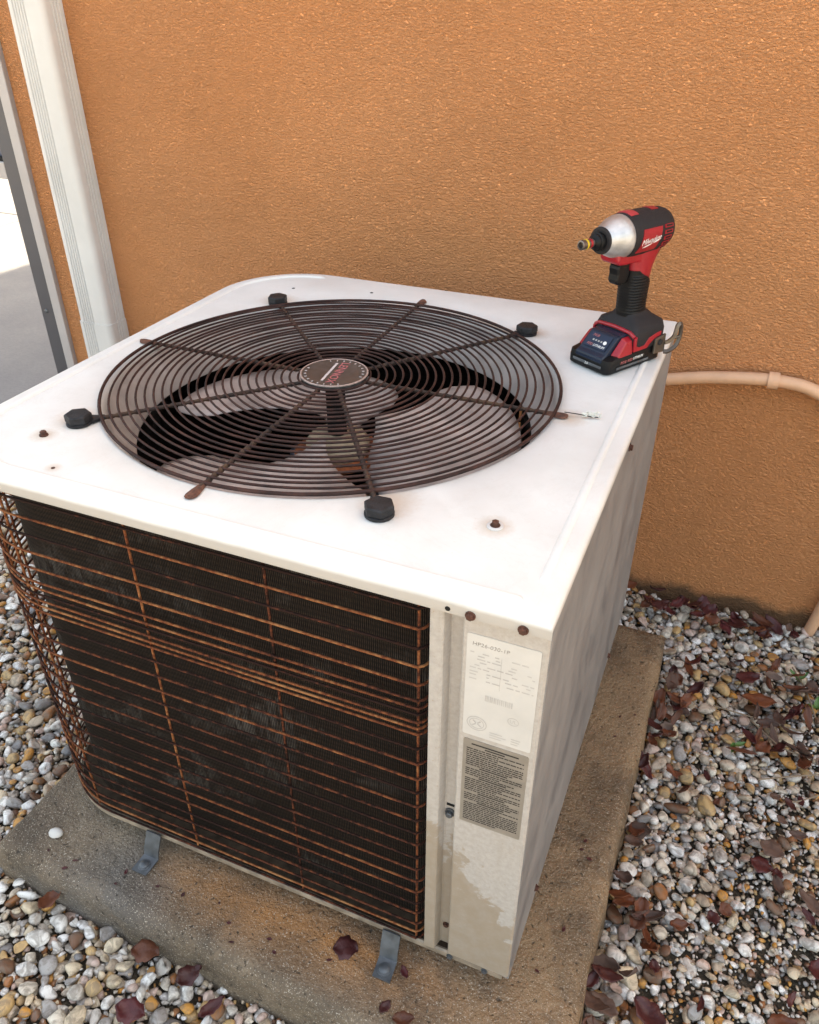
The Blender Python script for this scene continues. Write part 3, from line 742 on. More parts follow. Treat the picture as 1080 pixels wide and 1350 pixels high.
for k in range(26):
    if k % 13 > 9: continue
    a = k * math.tau / 26; m_ = Matrix.Translation((FC.x + .0363*math.cos(a), FC.y + .0363*math.sin(a), T + .0082)) @ Matrix.Rotation(a, 4, 'Z')
    obj('dash', MB().box(-.0014, .0014, -.0006, .0006, -.0003, .0003, m_), MT['ink_pale'], bad, sm=0)

# fan and motor
fan = empty('fan'); fan.parent = ac; fan.matrix_parent_inverse = AI
def blade(ac_deg):
    b = MB(); nr, na = 12, 16; half = R(49); rings = []
    for i in range(nr + 1):
        u = i / nr; r = .050 + .188 * u
        hw = half * (.62 + .45 * min(1, u * 1.6) - .10 * max(0, u - .82) / .18)
        row = []
        for j in range(na + 1):
            v = j / na * 2 - 1
            edge = 1 - .05 * (abs(v) ** 6) * (1 if u > .6 else 0)
            th = R(ac_deg) + hw * v + .10 * (u - .5)
            z = T - .088 + v * (.030 - .010 * u) + .010 * (1 - v*v)
            row.append((FC.x + r*edge*math.cos(th), FC.y + r*edge*math.sin(th), z))
        rings.append(row)
    b.loft(rings, cap=False, closed=False)
    o = obj('blade', b, MT['fan'], fan, sm=60); s_ = o.modifiers.new('thick', 'SOLIDIFY'); s_.thickness = .0016; return o
for a in (7, 140, 254): blade(a)
obj('fan_hub', MB().lathe([(.040, T-.106), (.042, T-.098), (.042, T-.088), (.036, T-.080), (.018, T-.076)], 32, Matrix.Translation((FC.x, FC.y, 0))), MT['cream'], fan)
obj('hub_plate', MB().lathe([(.052, T-.108), (.058, T-.106), (.058, T-.103), (.043, T-.101)], 32, Matrix.Translation((FC.x, FC.y, 0))), MT['orange_rust'], fan)
obj('shaft', MB().lathe([(.0125, T-.075), (.0125, T-.006)], 16, Matrix.Translation((FC.x, FC.y, 0))), MT['dark'], fan)
cp = Matrix.Translation((-.405, .735, 0))
comp = ach('compressor', MB().lathe([(.090, .05), (.092, .06), (.092, .27), (.088, .30), (.070, .325)], 40, cp), MT['bluegrey'], sm=50)
obj('motor_cap', MB().lathe([(.062, T-.24), (.066, T-.232), (.066, T-.185), (.060, T-.165), (.035, T-.150), (.014, T-.146)], 32, Matrix.Translation((FC.x + .018, FC.y - .050, 0))), MT['cream'], comp, sm=60)
obj('rust_collar', MB().lathe([(.069, T-.246), (.072, T-.240), (.072, T-.232), (.066, T-.228)], 32, Matrix.Translation((FC.x + .018, FC.y - .050, 0))), MT['orange_rust'], comp, sm=60)
obj('suction_line', MB().tube(cr([at(398, 598, .40) - Vector((0, 0, .15)), at(396, 600, .40), at(400, 632, .40), at(428, 652, .40), at(470, 654, .40), at(505, 640, .40), at(520, 620, .40), at(522, 612, .40) - Vector((0, 0, .15))], 6), .015, 12), MT['bluegrey'], comp, sm=80)
ach('pan_floor', MB().prism([(x, y) for x, y in outline(.0142)[0]], .0372, .0402), MT['panfloor'], sm=0)

# hold-down clips
for px, py, rz in ((203, 1130, 3), (508, 1275, -4)):
    p = at(px, py, 0); cx_ = p.x
    k = empty('mounting_clip'); k.parent = ac; k.matrix_parent_inverse = AI
    prof = [(Y0 + .0070, .0400), (Y0 + .0050, .034), (Y0 - .003, .018), (Y0 - .0062, .0052), (Y0 - .009, .0036), (Y0 - .033, .0032)]
    hw = .0115; th = .0022; rings = []
    for i, (y, z) in enumerate(prof):
        a = prof[max(i-1, 0)]; b_ = prof[min(i+1, len(prof)-1)]; ty, tz = b_[0]-a[0], b_[1]-a[1]; L = math.hypot(ty, tz); ny_, nz_ = tz/L, -ty/L
        if nz_ < 0 and i > 3: ny_, nz_ = -ny_, -nz_
        sh_ = math.tan(R(rz)) * (y - Y0)
        rings.append([(cx_-hw+sh_, y, z), (cx_+hw+sh_, y, z), (cx_+hw+sh_, y - abs(ny_)*th, z + abs(nz_)*th), (cx_-hw+sh_, y - abs(ny_)*th, z + abs(nz_)*th)])
    obj('strap', MB().loft(rings), MT['galv'], k, sm=40)
    obj('anchor_screw', MB().lathe([(.0085, 0), (.0085, .0012), (.0062, .0016), (.0062, .0030), (.0040, .0046), (.0003, .0048)], 16, Matrix.Translation((cx_ - math.tan(R(rz))*.021, Y0 - .0215, .0055))), MT['galv'], k, sm=40)

# bit of wire and lint caught on the right tab
lw = empty('lint_on_wire', (-.150, .838, T)); setprop(lw, 'scrap of thin wire with pale lint beside the right end of the grille', 'wire scrap')
LI = Matrix.Translation((.150, -.838, -T))
o = obj('strand', MB().tube(cr([(-.162, .838, T+.005), (-.147, .841, T+.004), (-.133, .842, T+.003), (-.122, .846, T+.002)], 5), .0006, 5), MT['bolt'], lw); o.matrix_parent_inverse = LI
lb = MB()
for k in range(7):
    c0 = Vector((-.141 + .0028*k, .842 + .0006*k, T + .0035)); ps = [c0 + Vector((rng.uniform(-.005, .005), rng.uniform(-.004, .004), rng.uniform(-.002, .005))) for _ in range(4)]
    lb.tube(cr(ps, 4), .0007, 4)
o = obj('lint', lb, MT['lint'], lw); o.matrix_parent_inverse = LI

# ------------------------------------------------------------------ impact driver (local: x forward, y left, z up)
S = .9
dr = empty('impact_driver', (-.138, 1.03, T + .0005), R(240)); dr.scale = (S, S, S)
setprop(dr, 'red and black cordless impact driver standing on the unit', 'power tool')
def D(name, mb, mat, parent=None, **k): return obj(name, mb, mat, parent or dr, **k)
def sq(cx_, cy_, hx, hy, r, z, n=5):                   # rounded rectangle ring at height z
    p = []
    for sx, sy, a0 in ((1, -1, 270), (1, 1, 0), (-1, 1, 90), (-1, -1, 180)):
        for k in range(n): a = R(a0 + 90*k/(n-1)); p.append((cx_ + sx*(hx-r) + r*math.cos(a), cy_ + sy*(hy-r) + r*math.sin(a), z))
    return p
# battery
bat = D('battery', MB().loft([sq(.008, 0, .054, .034, .008, 0), sq(.008, 0, .058, .037, .009, .003), sq(.008, 0, .058, .0375, .009, .014), sq(.007, 0, .057, .0375, .009, .021), sq(.003, 0, .050, .035, .008, .0245)]), MT['tool_black'], sm=40)
wedge = [(.066, .0150), (.0655, .0225), (.058, .0265), (.036, .0475), (.012, .0485), (.012, .0150)]
def side_prism(pts, y0, y1, taper=0): return MB().loft([[(x, y0, z) for x, z in pts], [(x, y1, z) for x, z in pts]])
D('front_cover', side_prism(wedge, -.0245, .0245), MT['sky_sheen'], bat, sm=0, bevel=.002)
# inclined display: between (.058,.0265) and (.036,.0475)
fx = Vector((0, 1, 0)); fu = Vector((.036-.058, 0, .0475-.0265)).normalized()
fm = frame(Vector((.0470, 0, .0370)) + fu.cross(Vector((0, -1, 0)))*0 + Vector((.0009, 0, .0009)), fx, fu)
scr_ = D('fuel_gauge', MB().box(-.0190, .0190, -.0115, .0115, -.0005, .0004, fm), MT['screen'], bat, sm=0, bevel=.0003)
fm2 = fm @ Matrix.Translation((0, 0, .0007))
text('lettering', 'M18', .0058, MT['ink_red'], scr_, fm2 @ Matrix.Translation((-.008, .0070, 0)), .2, 1, .0001)
text('lettering', 'RED', .0052, MT['ink_red'], scr_, fm2 @ Matrix.Translation((-.0100, -.0075, 0)), .25, 1, .0001)
text('lettering', 'LITHIUM', .0052, MT['white_ink'], scr_, fm2 @ Matrix.Translation((.0060, -.0075, 0)), .25, 1, .0001)
for k in range(4): obj('gauge_light', MB().box(-.0095 + k*.0048, -.0070 + k*.0048, -.0012, .0012, -.0002, .0001, fm2), MT['ink_faint'], scr_, sm=0)
obj('gauge_button', MB().lathe([(.0028, -.0002), (.0028, .0004), (.0020, .0006)], 14, fm2 @ Matrix.Translation((.0125, 0, 0))), MT['white_ink'], scr_)
# red release latches
for s_ in (-1, 1):
    y0, y1 = (s_*.0255, s_*.0375)
    b = MB().loft([[(.050, y0, .025), (.030, y0, .0465), (.014, y0, .0465), (.014, y0, .0225), (.046, y0, .0225)],
                   [(.046, y1*.94, .0258), (.029, y1*.92, .0415), (.017, y1*.92, .0415), (.016, y1, .0225), (.044, y1, .0225)]])
    D('latch', b, MT['red'], bat, sm=0, bevel=.0016)
# front bumper bar and badges
D('bumper', MB().box(.0660, .0678, -.026, .026, .0085, .0125), MT['galv'], bat, sm=0, bevel=.0008)
text('lettering', '2.0', .0050, MT['white_ink'], bat, frame((.0682, 0, .0105), (0, 1, 0), (0, 0, 1)), .1, 1, .0001)
D('side_bar', MB().box(-.020, .048, .0377, .0388, .0065, .0100), MT['galv'], bat, sm=0, bevel=.0006)
sfm = lambda x, z, y=.0386: frame((x, y, z), (-1, 0, 0), (0, 0, 1))
text('lettering', 'M18', .0065, MT['ink_red'], bat, sfm(.034, .0145, .0378), .2, 1, .0001)
text('lettering', 'RED', .0055, MT['ink_red'], bat, sfm(.020, .0150, .0378), .25, 1, .0001)
text('lettering', 'LITHIUM', .0055, MT['white_ink'], bat, sfm(.003, .0155, .0378), .25, 1, .0001)
# foot
foot = D('foot', MB().loft([sq(-.018, 0, .0335, .0375, .009, .0250), sq(-.018, 0, .0345, .0385, .010, .0300), sq(-.018, 0, .0345, .0385, .010, .0480), sq(-.019, 0, .0320, .0350, .010, .0580), sq(-.018, 0, .0245, .0225, .012, .0650), sq(-.015, 0, .0205, .0175, .012, .0720)]), MT['tool_grey'], sm=45)
for s_ in (-1, 1):                                     # red stepped trim on the foot's sides
    y = s_*.0393
    tr = [(.0165, .0255), (.0165, .0440), (.0120, .0470), (.0120, .0335), (.0050, .0305), (-.0060, .0310), (-.0140, .0400), (-.0300, .0440), (-.0400, .0450), (-.0400, .0390), (-.0280, .0370), (-.0180, .0310), (-.0120, .0255)]
    D('red_trim', MB().loft([[(x, s_*.036, z) for x, z in tr], [(x, y, z) for x, z in tr]]), MT['red'], foot, sm=0, bevel=.0006)
D('front_trim', MB().tube([(.0150, -.036, .046), (.0160, -.028, .0510), (.0160, 0, .0525), (.0160, .028, .0510), (.0150, .036, .046)], .0028, 8), MT['red'], foot)
# grip: loft along a slightly raked axis
def ell(cx_, z, hx, hy, n=20, p=2.6, x_sh=0):
    o_ = []
    for k in range(n):
        a = math.tau*k/n; c, s_ = math.cos(a), math.sin(a)
        o_.append((cx_ + hx*math.copysign(abs(c)**(2/p), c), hy*math.copysign(abs(s_)**(2/p), s_), z))
    return o_
GR = [(-.013, .066, .0200, .0165), (-.0125, .080, .0190, .0160), (-.0115, .100, .0195, .0165), (-.0115, .120, .0205, .0170), (-.0125, .135, .0225, .0175), (-.015, .150, .0275, .0185), (-.018, .163, .036, .0190)]
grip = D('grip', MB().loft([ell(*((c_, z, hx, hy))) for c_, z, hx, hy in GR]), MT['red'], sm=80)
# black rubber on the grip (front and sides), a little proud, with ridges
def interp(z):
    for a, b_ in zip(GR, GR[1:]):
        if a[1] <= z <= b_[1]:
            u = (z - a[1])/(b_[1]-a[1]); return [a[i] + (b_[i]-a[i])*u for i in range(4)]
    return GR[-1]
rub = MB(); rings = []
NZ = 64
for i in range(NZ + 1):
    z = .0665 + (.132 - .0665) * i / NZ
    c_, _, hx, hy = interp(z); u = i / NZ
    rid = .0007 * (1 if (u*16) % 1 < .55 else 0) if .06 < u < .88 else 0
    lim = R(158) if z < .104 else R(158 - (z - .104) / .028 * 96)
    row = []
    for k in range(25):
        a = -lim + 2*lim*k/24; c, s_ = math.cos(a), math.sin(a); pw = 2/2.6
        side = 1 if abs(a) > R(35) else .3
        row.append((c_ + (hx + .0011 + rid*side)*math.copysign(abs(c)**pw, c), (hy + .0011 + rid*side)*math.copysign(abs(s_)**pw, s_), z))
    rings.append(row)
rub.loft(rings, cap=False, closed=False)
D('grip_rubber', rub, MT['tool_black'], grip, sm=40)
D('back_strip', MB().tube([(-.0330, 0, .128), (-.036, 0, .142), (-.043, 0, .156), (-.052, 0, .166)], [.006, .009, .011, .011], 10), MT['tool_grey'], grip)
# trigger and its red guard
trg = [(.010, .152), (.032, .152), (.034, .146), (.0325, .138), (.0335, .130), (.031, .1245), (.024, .1225), (.012, .1255), (.008, .135)]
D('trigger', side_prism(trg, -.0085, .0085), MT['tool_black'], sm=0, bevel=.003, seg=3)
gd = [(.046, .171), (.0465, .160), (.041, .1535), (.030, .1525), (.006, .1525), (-.010, .148), (-.03, .160), (-.03, .171)]
D('nose_support', side_prism(gd, -.0165, .0165), MT['red'], sm=0, bevel=.004, seg=3)
# head along x at z = .190
def xl(prof, n=40, cz=.190, sy=1.0, sz=1.0):           # (x, r)
    return MB().loft([[(x, r*sy*math.cos(k*math.tau/n), cz + r*sz*math.sin(k*math.tau/n)) for k in range(n)] for x, r in prof])
mot = D('motor_housing', xl([(.026, .0292), (.022, .0310), (.014, .0318), (-.010, .0318), (-.040, .0312), (-.060, .0298), (-.070, .0268), (-.0755, .0215), (-.0775, .012), (-.078, .002)], 40, .190, .97, 1.0), MT['tool_grey'], sm=60)
D('gear_case', xl([(.020, .0285), (.026, .0296), (.033, .0298), (.040, .0285), (.052, .0240), (.062, .0196), (.066, .0180), (.068, .0165), (.066, .0140)]), MT['silver'], sm=50)
nose = D('nose_boot', xl([(.060, .0150), (.0685, .0185), (.0705, .0180), (.0715, .0155), (.0705, .0125)]), MT['tool_grey'], sm=50)
D('collet', xl([(.066, .0115), (.0735, .0115), (.0745, .0125), (.0785, .0125), (.0795, .0108), (.0830, .0108), (.0840, .0095), (.0870, .0060)]), MT['tool_black'], nose, sm=35)
bit = D('nut_setter', xl([(.080, .0050), (.090, .0050), (.091, .0058), (.0975, .0058), (.0985, .0066), (.1125, .0066), (.1130, .0058), (.1130, .0044), (.1060, .0042)], 24), MT['tool_steel'], sm=35)
D('red_band', xl([(.0920, .0061), (.0965, .0061)], 24), MT['red'], bit); D('yellow_band', xl([(.1015, .0069), (.1048, .0069)], 24), MT['yellow'], bit)
# curved patches on the motor housing
def patch(name, x0, x1, a0, a1, lift, mat, skew=0, par=None, shp=None):
    rows = []
    nx_, na_ = 10, 10
    def rad(x):
        P_ = [(.026, .0292), (.022, .0310), (.014, .0318), (-.010, .0318), (-.040, .0312), (-.060, .0298), (-.070, .0268), (-.0755, .0215)]
        for (xa, ra), (xb, rb_) in zip(P_, P_[1:]):
            if xb <= x <= xa: return ra + (rb_ - ra)*(xa - x)/(xa - xb)
        return .02
    def row(ex):
        out = []
        for i in range(nx_ + 1):
            x = x0 + (x1-x0)*i/nx_
            for j in range(na_ + 1):
                v = j/na_; a = R(a0 + (a1-a0)*v); xx = x + skew*(v-.5)
                r = rad(min(max(xx, -.075), .0259)) + ex; out.append((xx, r*.97*math.cos(a), .190 + r*math.sin(a)))
        return out
    b = MB(); n = na_ + 1
    hi = row(lift); lo = row(-.001)
    b.add(hi, [(i*n+j, i*n+j+1, (i+1)*n+j+1, (i+1)*n+j) for i in range(nx_) for j in range(na_)])
    off = len(b.v); b.v += lo
    per = [j for j in range(n)] + [i*n+na_ for i in range(1, nx_+1)] + [nx_*n+j for j in range(na_-1, -1, -1)] + [i*n for i in range(nx_-1, 0, -1)]
    for a, c in zip(per, per[1:] + per[:1]): b.f.append((a, c, off + c, off + a))
    return obj(name, b, mat, par or mot, sm=40)
for s_ in (0, 1):
    f_ = (lambda a: a) if s_ == 0 else (lambda a: 180 - a)
    patch('side_plate', .014, -.030, f_(-38), f_(22), .0009, MT['red'], -.008 )
    for k in range(5):
        patch('vent_slot', -.0400, -.0620 + .0012*k, f_(24 - 15*k), f_(15 - 15*k), .0008, MT['red'])
        patch('vent_gap', -.0430, -.0590 + .0012*k, f_(22 - 15*k), f_(17.5 - 15*k), .0011, MT['black'])
patch('top_plate', .0225, .006, 66, 114, .0009, MT['red_badge'])
patch('top_vent', -.030, -.046, 74, 106, .0008, MT['red'])
D('front_band', xl([(.0205, .0312), (.0275, .0304), (.0270, .0290)], 40), MT['tool_grey'], mot, sm=50)
tm = frame((-.0075, .97*.0330*math.cos(R(-6)), .190 + .0330*math.sin(R(-6))), (-1, 0, .10), (0, math.sin(R(6)), 1))
def wrap_text(me):
    for v in me.vertices:                              # bend the print on to the round housing
        a = (v.co.z - .190) / .0325; rr = .0332
        v.co.y = .97 * rr * math.cos(a) + .0001; v.co.z = .190 + rr * math.sin(a)
tx = text('lettering', 'Milwaukee', .0115, MT['white_ink'], mot, tm, .35, .92, 0, .96); wrap_text(tx.data)
b = MB(); rings = []
for k in range(14):
    x = .010 - .036*k/13; z = .1775 + .0075*k/13; th = .0010*math.sin(math.pi*min(1, (k+1)/9 if k < 8 else (14-k)/6)) + .0001
    rings.append([(x, .97*.0333*math.cos((zz-.190)/.0325), .190 + .0333*math.sin((zz-.190)/.0325)) for zz in (z-th, z+th)])
b.loft(rings, cap=False, closed=False); D('underline', b, MT['white_ink'], mot, sm=0)
for o in dr.children:
    if o.name.split('.')[0] in ('motor_housing', 'gear_case', 'nose_boot', 'nut_setter'): o.location = (.0105, 0, -.0005); o.scale = (.86, .95, .95)
    if o.name.split('.')[0] in ('nose_support', 'trigger'): o.location = (.003, 0, -.008)
# belt clip on the left rear of the foot
clp = MB()
def strip(pts, wv, th_, close=False):
    rings = []
    for p in pts: p = Vector(p); rings.append([p - wv, p + wv, p + wv + Vector(th_), p - wv + Vector(th_)])
    clp.loft(rings)
clip = D('belt_clip', MB().loft([[(x, y, z) for x, z in ((-.026, .014), (-.026, .036), (-.048, .040), (-.050, .012))] for y in (.0388, .0425)]), MT['clip'], sm=0, bevel=.001)
fr_ = [(-.050, .0415, .012), (-.058, .050, .013), (-.074, .057, .020), (-.082, .058, .032), (-.082, .058, .046), (-.076, .057, .053), (-.069, .056, .050), (-.065, .055, .036), (-.056, .048, .028), (-.048, .0425, .026)]
fr_ = [(-.048 + (x_ + .048)*.62, .0415 + (y_ - .0415)*.55, z_) for x_, y_, z_ in fr_]
D('clip_loop', MB().tube(cr(fr_, 5), .0034, 4), MT['clip'], clip); D('clip_bar', MB().tube([(-.0691, .0506, .034), (-.0579, .0489, .033)], .0022, 8), MT['clip'], clip)
D('clip_screw', MB().lathe([(.0045, 0), (.0045, .0015), (.0035, .0022)], 12, frame((-.036, .0425, .030), (1, 0, 0), (0, 0, 1)) @ Matrix.Rotation(math.pi, 4, 'Y')), MT['bolt'], clip)

# ------------------------------------------------------------------ gravel
bed = MB(); nx_, ny_ = 60, 34; bx0, bx1, by0, by1 = -1.9, .85, .0, 1.41
for j in range(ny_ + 1):
    for i in range(nx_ + 1):
        x = bx0 + (bx1-bx0)*i/nx_; y = by0 + (by1-by0)*j/ny_
        edge = min(i, nx_-i, j) == 0
        bed.v.append((x, y, -.0895 if edge else GZ + .004*math.sin(x*9)*math.sin(y*11) + .003*math.sin(x*31 + y*17)))
for j in range(ny_):
    for i in range(nx_): a = j*(nx_+1) + i; bed.f.append((a, a+1, a+nx_+2, a+nx_+1))
gravel = setprop(obj('gravel_bed', bed, MT['soil'], sm=180), kind='structure')
def bedz(x, y): return GZ + .004*math.sin(x*9)*math.sin(y*11) + .003*math.sin(x*31 + y*17)
def on_pad(x, y, m=0): return -.80 - m < x < .003 + m and .405 - .022*(x + .8)/.8 - m < y < 1.213 + m
def ico(sub):
    b = bmesh.new(); bmesh.ops.create_icosphere(b, subdivisions=sub, radius=1); b.verts.ensure_lookup_table()
    v = np.array([q_.co[:] for q_ in b.verts]); f = np.array([[w.index for w in q_.verts] for q_ in b.faces]); b.free(); return v, f
IV, IF = ico(2); IV1, IF1 = ico(1)
def pebble_shape(v, g_):
    p = v.copy()
    for _ in range(5):
        d = g_.normal(size=3); d /= np.linalg.norm(d); h = v @ d
        p += d * (np.clip(h - g_.uniform(.38, .75), 0, 1)[:, None] * g_.uniform(-1.0, -.45))
    k = g_.normal(size=(2, 3)) * 1.6; ph = g_.uniform(0, 6, 2)
    p *= (1 + .07*np.sin(v @ k[0] + ph[0]) + .05*np.sin(v @ k[1]*1.7 + ph[1]))[:, None]
    return p
SHAPES = [pebble_shape(IV, nrng) for _ in range(40)]; SHAPES1 = [pebble_shape(IV1, nrng) for _ in range(20)]
def sparse(x, y):                                      # 1 where only soil and grit show, at the right front
    if x < .06: return 0.0
    d = (x - .085) * 6.0 + (.98 - y) * 2.6 - .40
    return .85*max(0.0, min(1.0, d + .35*math.sin(x*23 + 1)*math.sin(y*19)))
def throw(n, rmin, rmax, k, cells, cs, zadd, out, pw=1.0, density=None, spread=0):
    for _ in range(n):
        if rng.random() < .70: x = rng.uniform(-1.62, .05); y = rng.uniform(.06, 1.40)
        else: x = rng.uniform(-.02, .66); y = rng.uniform(.16, 1.40)
        r = rmin + (rmax - rmin) * rng.random() ** pw
        if on_pad(x, y, r*.62) or y > WALL_Y - r*.6: continue
        px, py, w = project((x, y, GZ))
        if px < -330 or px > 1330 or py > 1640: continue
        if density and rng.random() > density(x, y): continue
        ks = k * (1 + spread * sparse(x, y)); R_ = 1 if ks < k*1.3 else 3
        ci, cj = int(x//cs), int(y//cs); ok = True
        for a in range(-R_, R_ + 1):
            for b_ in range(-R_, R_ + 1):
                for (qx, qy, qr) in cells.get((ci+a, cj+b_), ()):
                    if (qx-x)**2 + (qy-y)**2 < (ks*(qr+r))**2: ok = False; break
                if not ok: break
            if not ok: break
        if not ok: continue
        cells.setdefault((ci, cj), []).append((x, y, r)); out.append((x, y, bedz(x, y) + zadd(r), r))
peb = []
den = lambda x, y: 1 - .82*sparse(x, y)
c1 = {}
throw(14000, .0080, .0125, .72, c1, .032, lambda r: r*.35, peb, 1.0, den, 1.2)
throw(34000, .0050, .0085, .70, c1, .032, lambda r: r*.5 + .002, peb, 1.0, lambda x, y: 1 - .5*sparse(x, y), .9)
c2 = {}
throw(7000, .0090, .0150, .86, c2, .040, lambda r: .0095 + r*.42, peb, 1.7, lambda x, y: 1 - .80*sparse(x, y), 1.0)
throw(30000, .0060, .0095, .78, c2, .040, lambda r: .0105 + r*.35, peb, 1.2, lambda x, y: .8*(1 - .9*sparse(x, y)), 1.8)
grit = []
c3 = {}
throw(120000, .0016, .0052, .74, c3, .011, lambda r: r*.6 + .0015, grit, 1.5, lambda x, y: .22 + .78*sparse(x, y))
throw(12000, .0048, .0085, .95, {}, .02, lambda r: r*.5 + .004, peb, 1.4, lambda x, y: sparse(x, y))
throw(60000, .0028, .0056, .72, {}, .013, lambda r: r*.4 + .0055, grit, 1.2, lambda x, y: 1 - .6*sparse(x, y))
def basis(r, g_):
    el, fl = g_.uniform(1.0, 1.45), g_.uniform(.50, .80)
    a = g_.uniform(0, math.tau); tilt = g_.normal() * .30; t2 = g_.normal() * .30
    m = Matrix.Rotation(a, 3, 'Z') @ Matrix.Rotation(tilt, 3, 'X') @ Matrix.Rotation(t2, 3, 'Y') @ Matrix.Diagonal((r*el, r/el**.4, r*fl))
    return np.array(m)
# the 300 that show largest become pieces of their own
def seen(p):
    px, py, w = project(p[:3]); inside = -5 < px < 1085 and 560 < py < 1355
    top_ = p[2] > GZ + .009
    return (p[3] / w) * (1 if inside else 0) * (1 if top_ else .6)
order = sorted(range(len(peb)), key=lambda i: -seen(peb[i])); big = set(order[:300])
base_meshes = []
g4 = np.random.default_rng(5); IV3, IF3 = ico(3)
for s_ in range(24):
    me = bpy.data.meshes.new('pebble'); pv = pebble_shape(IV3 if False else IV, g4)
    me.from_pydata([tuple(q_) for q_ in pv], [], [tuple(map(int, f)) for f in IF]); me.materials.append(MT['pebble']); me.shade_smooth()
    at2 = me.attributes.new('tone', 'FLOAT', 'POINT'); base_meshes.append(me)
for i in sorted(big):
    x, y, z, r = peb[i]; o = bpy.data.objects.new('pebble', base_meshes[i % 24]); COL.objects.link(o)
    m = Matrix(basis(r, nrng).tolist()).to_4x4(); m.translation = (x, y, z); o.matrix_world = m; o.parent = gravel
def heap(name, items, shapes, F):
    nv, nf = len(shapes[0]), len(F); N = len(items)
    V = np.empty((N, nv, 3), np.float32); tone = np.empty((N, nv), np.float32)
    for k, (x, y, z, r) in enumerate(items):
        V[k] = shapes[k % len(shapes)] @ basis(r, nrng).T + (x, y, z); tone[k] = nrng.random()
    Fa = (F[None] + (np.arange(N) * nv)[:, None, None]).reshape(-1, 3)
    me = bpy.data.meshes.new(name); me.vertices.add(N*nv); me.loops.add(len(Fa)*3); me.polygons.add(len(Fa))
    me.vertices.foreach_set('co', V.ravel()); me.loops.foreach_set('vertex_index', Fa.ravel().astype(np.int32))
    me.polygons.foreach_set('loop_start', (np.arange(len(Fa))*3).astype(np.int32))
    me.update(calc_edges=True); me.attributes.new('tone', 'FLOAT', 'POINT').data.foreach_set('value', tone.ravel())
    me.materials.append(MT['pebble']); me.shade_smooth()
    o = bpy.data.objects.new(name, me); COL.objects.link(o); o.parent = gravel; o['kind'] = 'stuff'; return o
heap('small_pebbles', [p for i, p in enumerate(peb) if i not in big], SHAPES, IF)
heap('grit', grit, SHAPES1, IF1)
print('pebbles', len(peb), 'grit', len(grit))

# ------------------------------------------------------------------ loose things
wp = MB().add([tuple(q_) for q_ in SHAPES[3]], [tuple(map(int, f)) for f in IF])
o = obj('white_pebble', wp, MT['paper'], sm=180); p = at(74, 1101, .003); o.location = (p.x, p.y, .0055); o.scale = (.0105, .0085, .0072); o.rotation_euler = (0, .1, .5)
setprop(o, 'single white pebble lying on the left corner of the concrete pad', 'pebble')
def leaf_mesh(L, W_, curl, fold, tip, g_):
    b = MB(); nl, nw = 9, 5; ph = g_.uniform(0, 6); tws = g_.uniform(-1.2, 1.2) * min(1, fold*2)
    for i in range(nl + 1):
        u = i/nl; w = W_ * (math.sin(math.pi * (u*.97 + .015)) ** .75) * (1 - tip*(u - .45))
        for j in range(nw):
            v = j/(nw-1)*2 - 1
            sx_ = .06*W_*math.sin(u*19 + ph*3)*abs(v); tw = tws*(u-.5)
            b.v.append(((u-.5)*L, v*w/2 + sx_ + .12*L*(u-.5)**2*math.sin(ph), v*w*.5*math.sin(tw) + abs(v)**1.4*fold*W_*.5 + curl*L*(2*u-1)**2*.5 + .05*W_*math.sin(u*8 + ph + v*2)))
    for i in range(nl):
        for j in range(nw-1): a = i*nw + j; b.f.append((a, a+1, a+nw+1, a+nw))
    return b
def leaf(px, py, z, L, W_, rot, mat, lab, group=None, curl=.12, fold=.25, tip=.2, tilt=(0, 0)):
    if group:
        lab = {'leaf_red': 'wine-red ', 'leaf_brown': 'russet ', 'leaf_grey': 'faded tan '}[mat] + ('narrow ' if W_ < L*.45 else 'broad ') + ('tightly folded ' if fold > .45 else 'curled ' if curl > .2 else 'flat ') + lab
    if z < -.01: z -= .008
    p = at(px, py, z); b = leaf_mesh(L, W_, curl, fold, tip, rng)
    o = obj('dead_leaf', b, MT[mat], sm=180); s_ = o.modifiers.new('thick', 'SOLIDIFY'); s_.thickness = .0006
    o.location = (p.x, p.y, z); o.rotation_euler = (tilt[0], tilt[1], rot); setprop(o, lab, 'leaf', group); return o
leaf(456, 1250, .002, .031, .030, .3, 'leaf_red', 'round wine-red leaf lying flat on the pad in front of the coil', curl=.03, fold=.08, tip=0)
leaf(533, 1282, .002, .017, .009, 2.3, 'leaf_red', 'small dark torn leaf right beside the right mounting clip', curl=.1)
leaf(508, 1328, .002, .018, .012, 1.2, 'leaf_red', 'small torn dark red leaf near the pad\'s front edge', curl=.1)
leaf(532, 1346, .003, .026, .018, .4, 'leaf_brown', 'curled brown leaf cut by the bottom edge of the picture', curl=.25, fold=.4)
leaf(192, 1255, -.034, .038, .030, .2, 'leaf_brown', 'glossy russet leaf lying on pebbles below the left mounting clip', curl=.05, fold=.12, tip=.1)
leaf(250, 1288, -.036, .034, .026, 1.0, 'leaf_red', 'dull purple leaf on pebbles against the front of the pad', curl=.15, fold=.4)
leaf(68, 1187, -.036, .036, .022, 1.3, 'leaf_brown', 'pale crumpled leaf at the foot of the pad on the left', curl=.25, fold=.5)
leaf(172, 1335, -.036, .040, .030, .1, 'leaf_red', 'dark red leaf on white pebbles at the bottom left', curl=.12, fold=.2)
leaf(280, 1330, -.034, .036, .016, 1.1, 'leaf_red', 'narrow dark leaf standing among pebbles at the bottom edge', curl=.1, fold=.6)
leaf(1017, 1120, -.035, .036, .030, -.5, 'leaf_grey', 'round dusty pink leaf on dark grit at the right', curl=.05, fold=.15, tip=.05)
leaf(1003, 1142, -.041, .032, .026, -.2, 'leaf_red', 'near black leaf under the round dusty pink leaf', curl=.1, fold=.2)
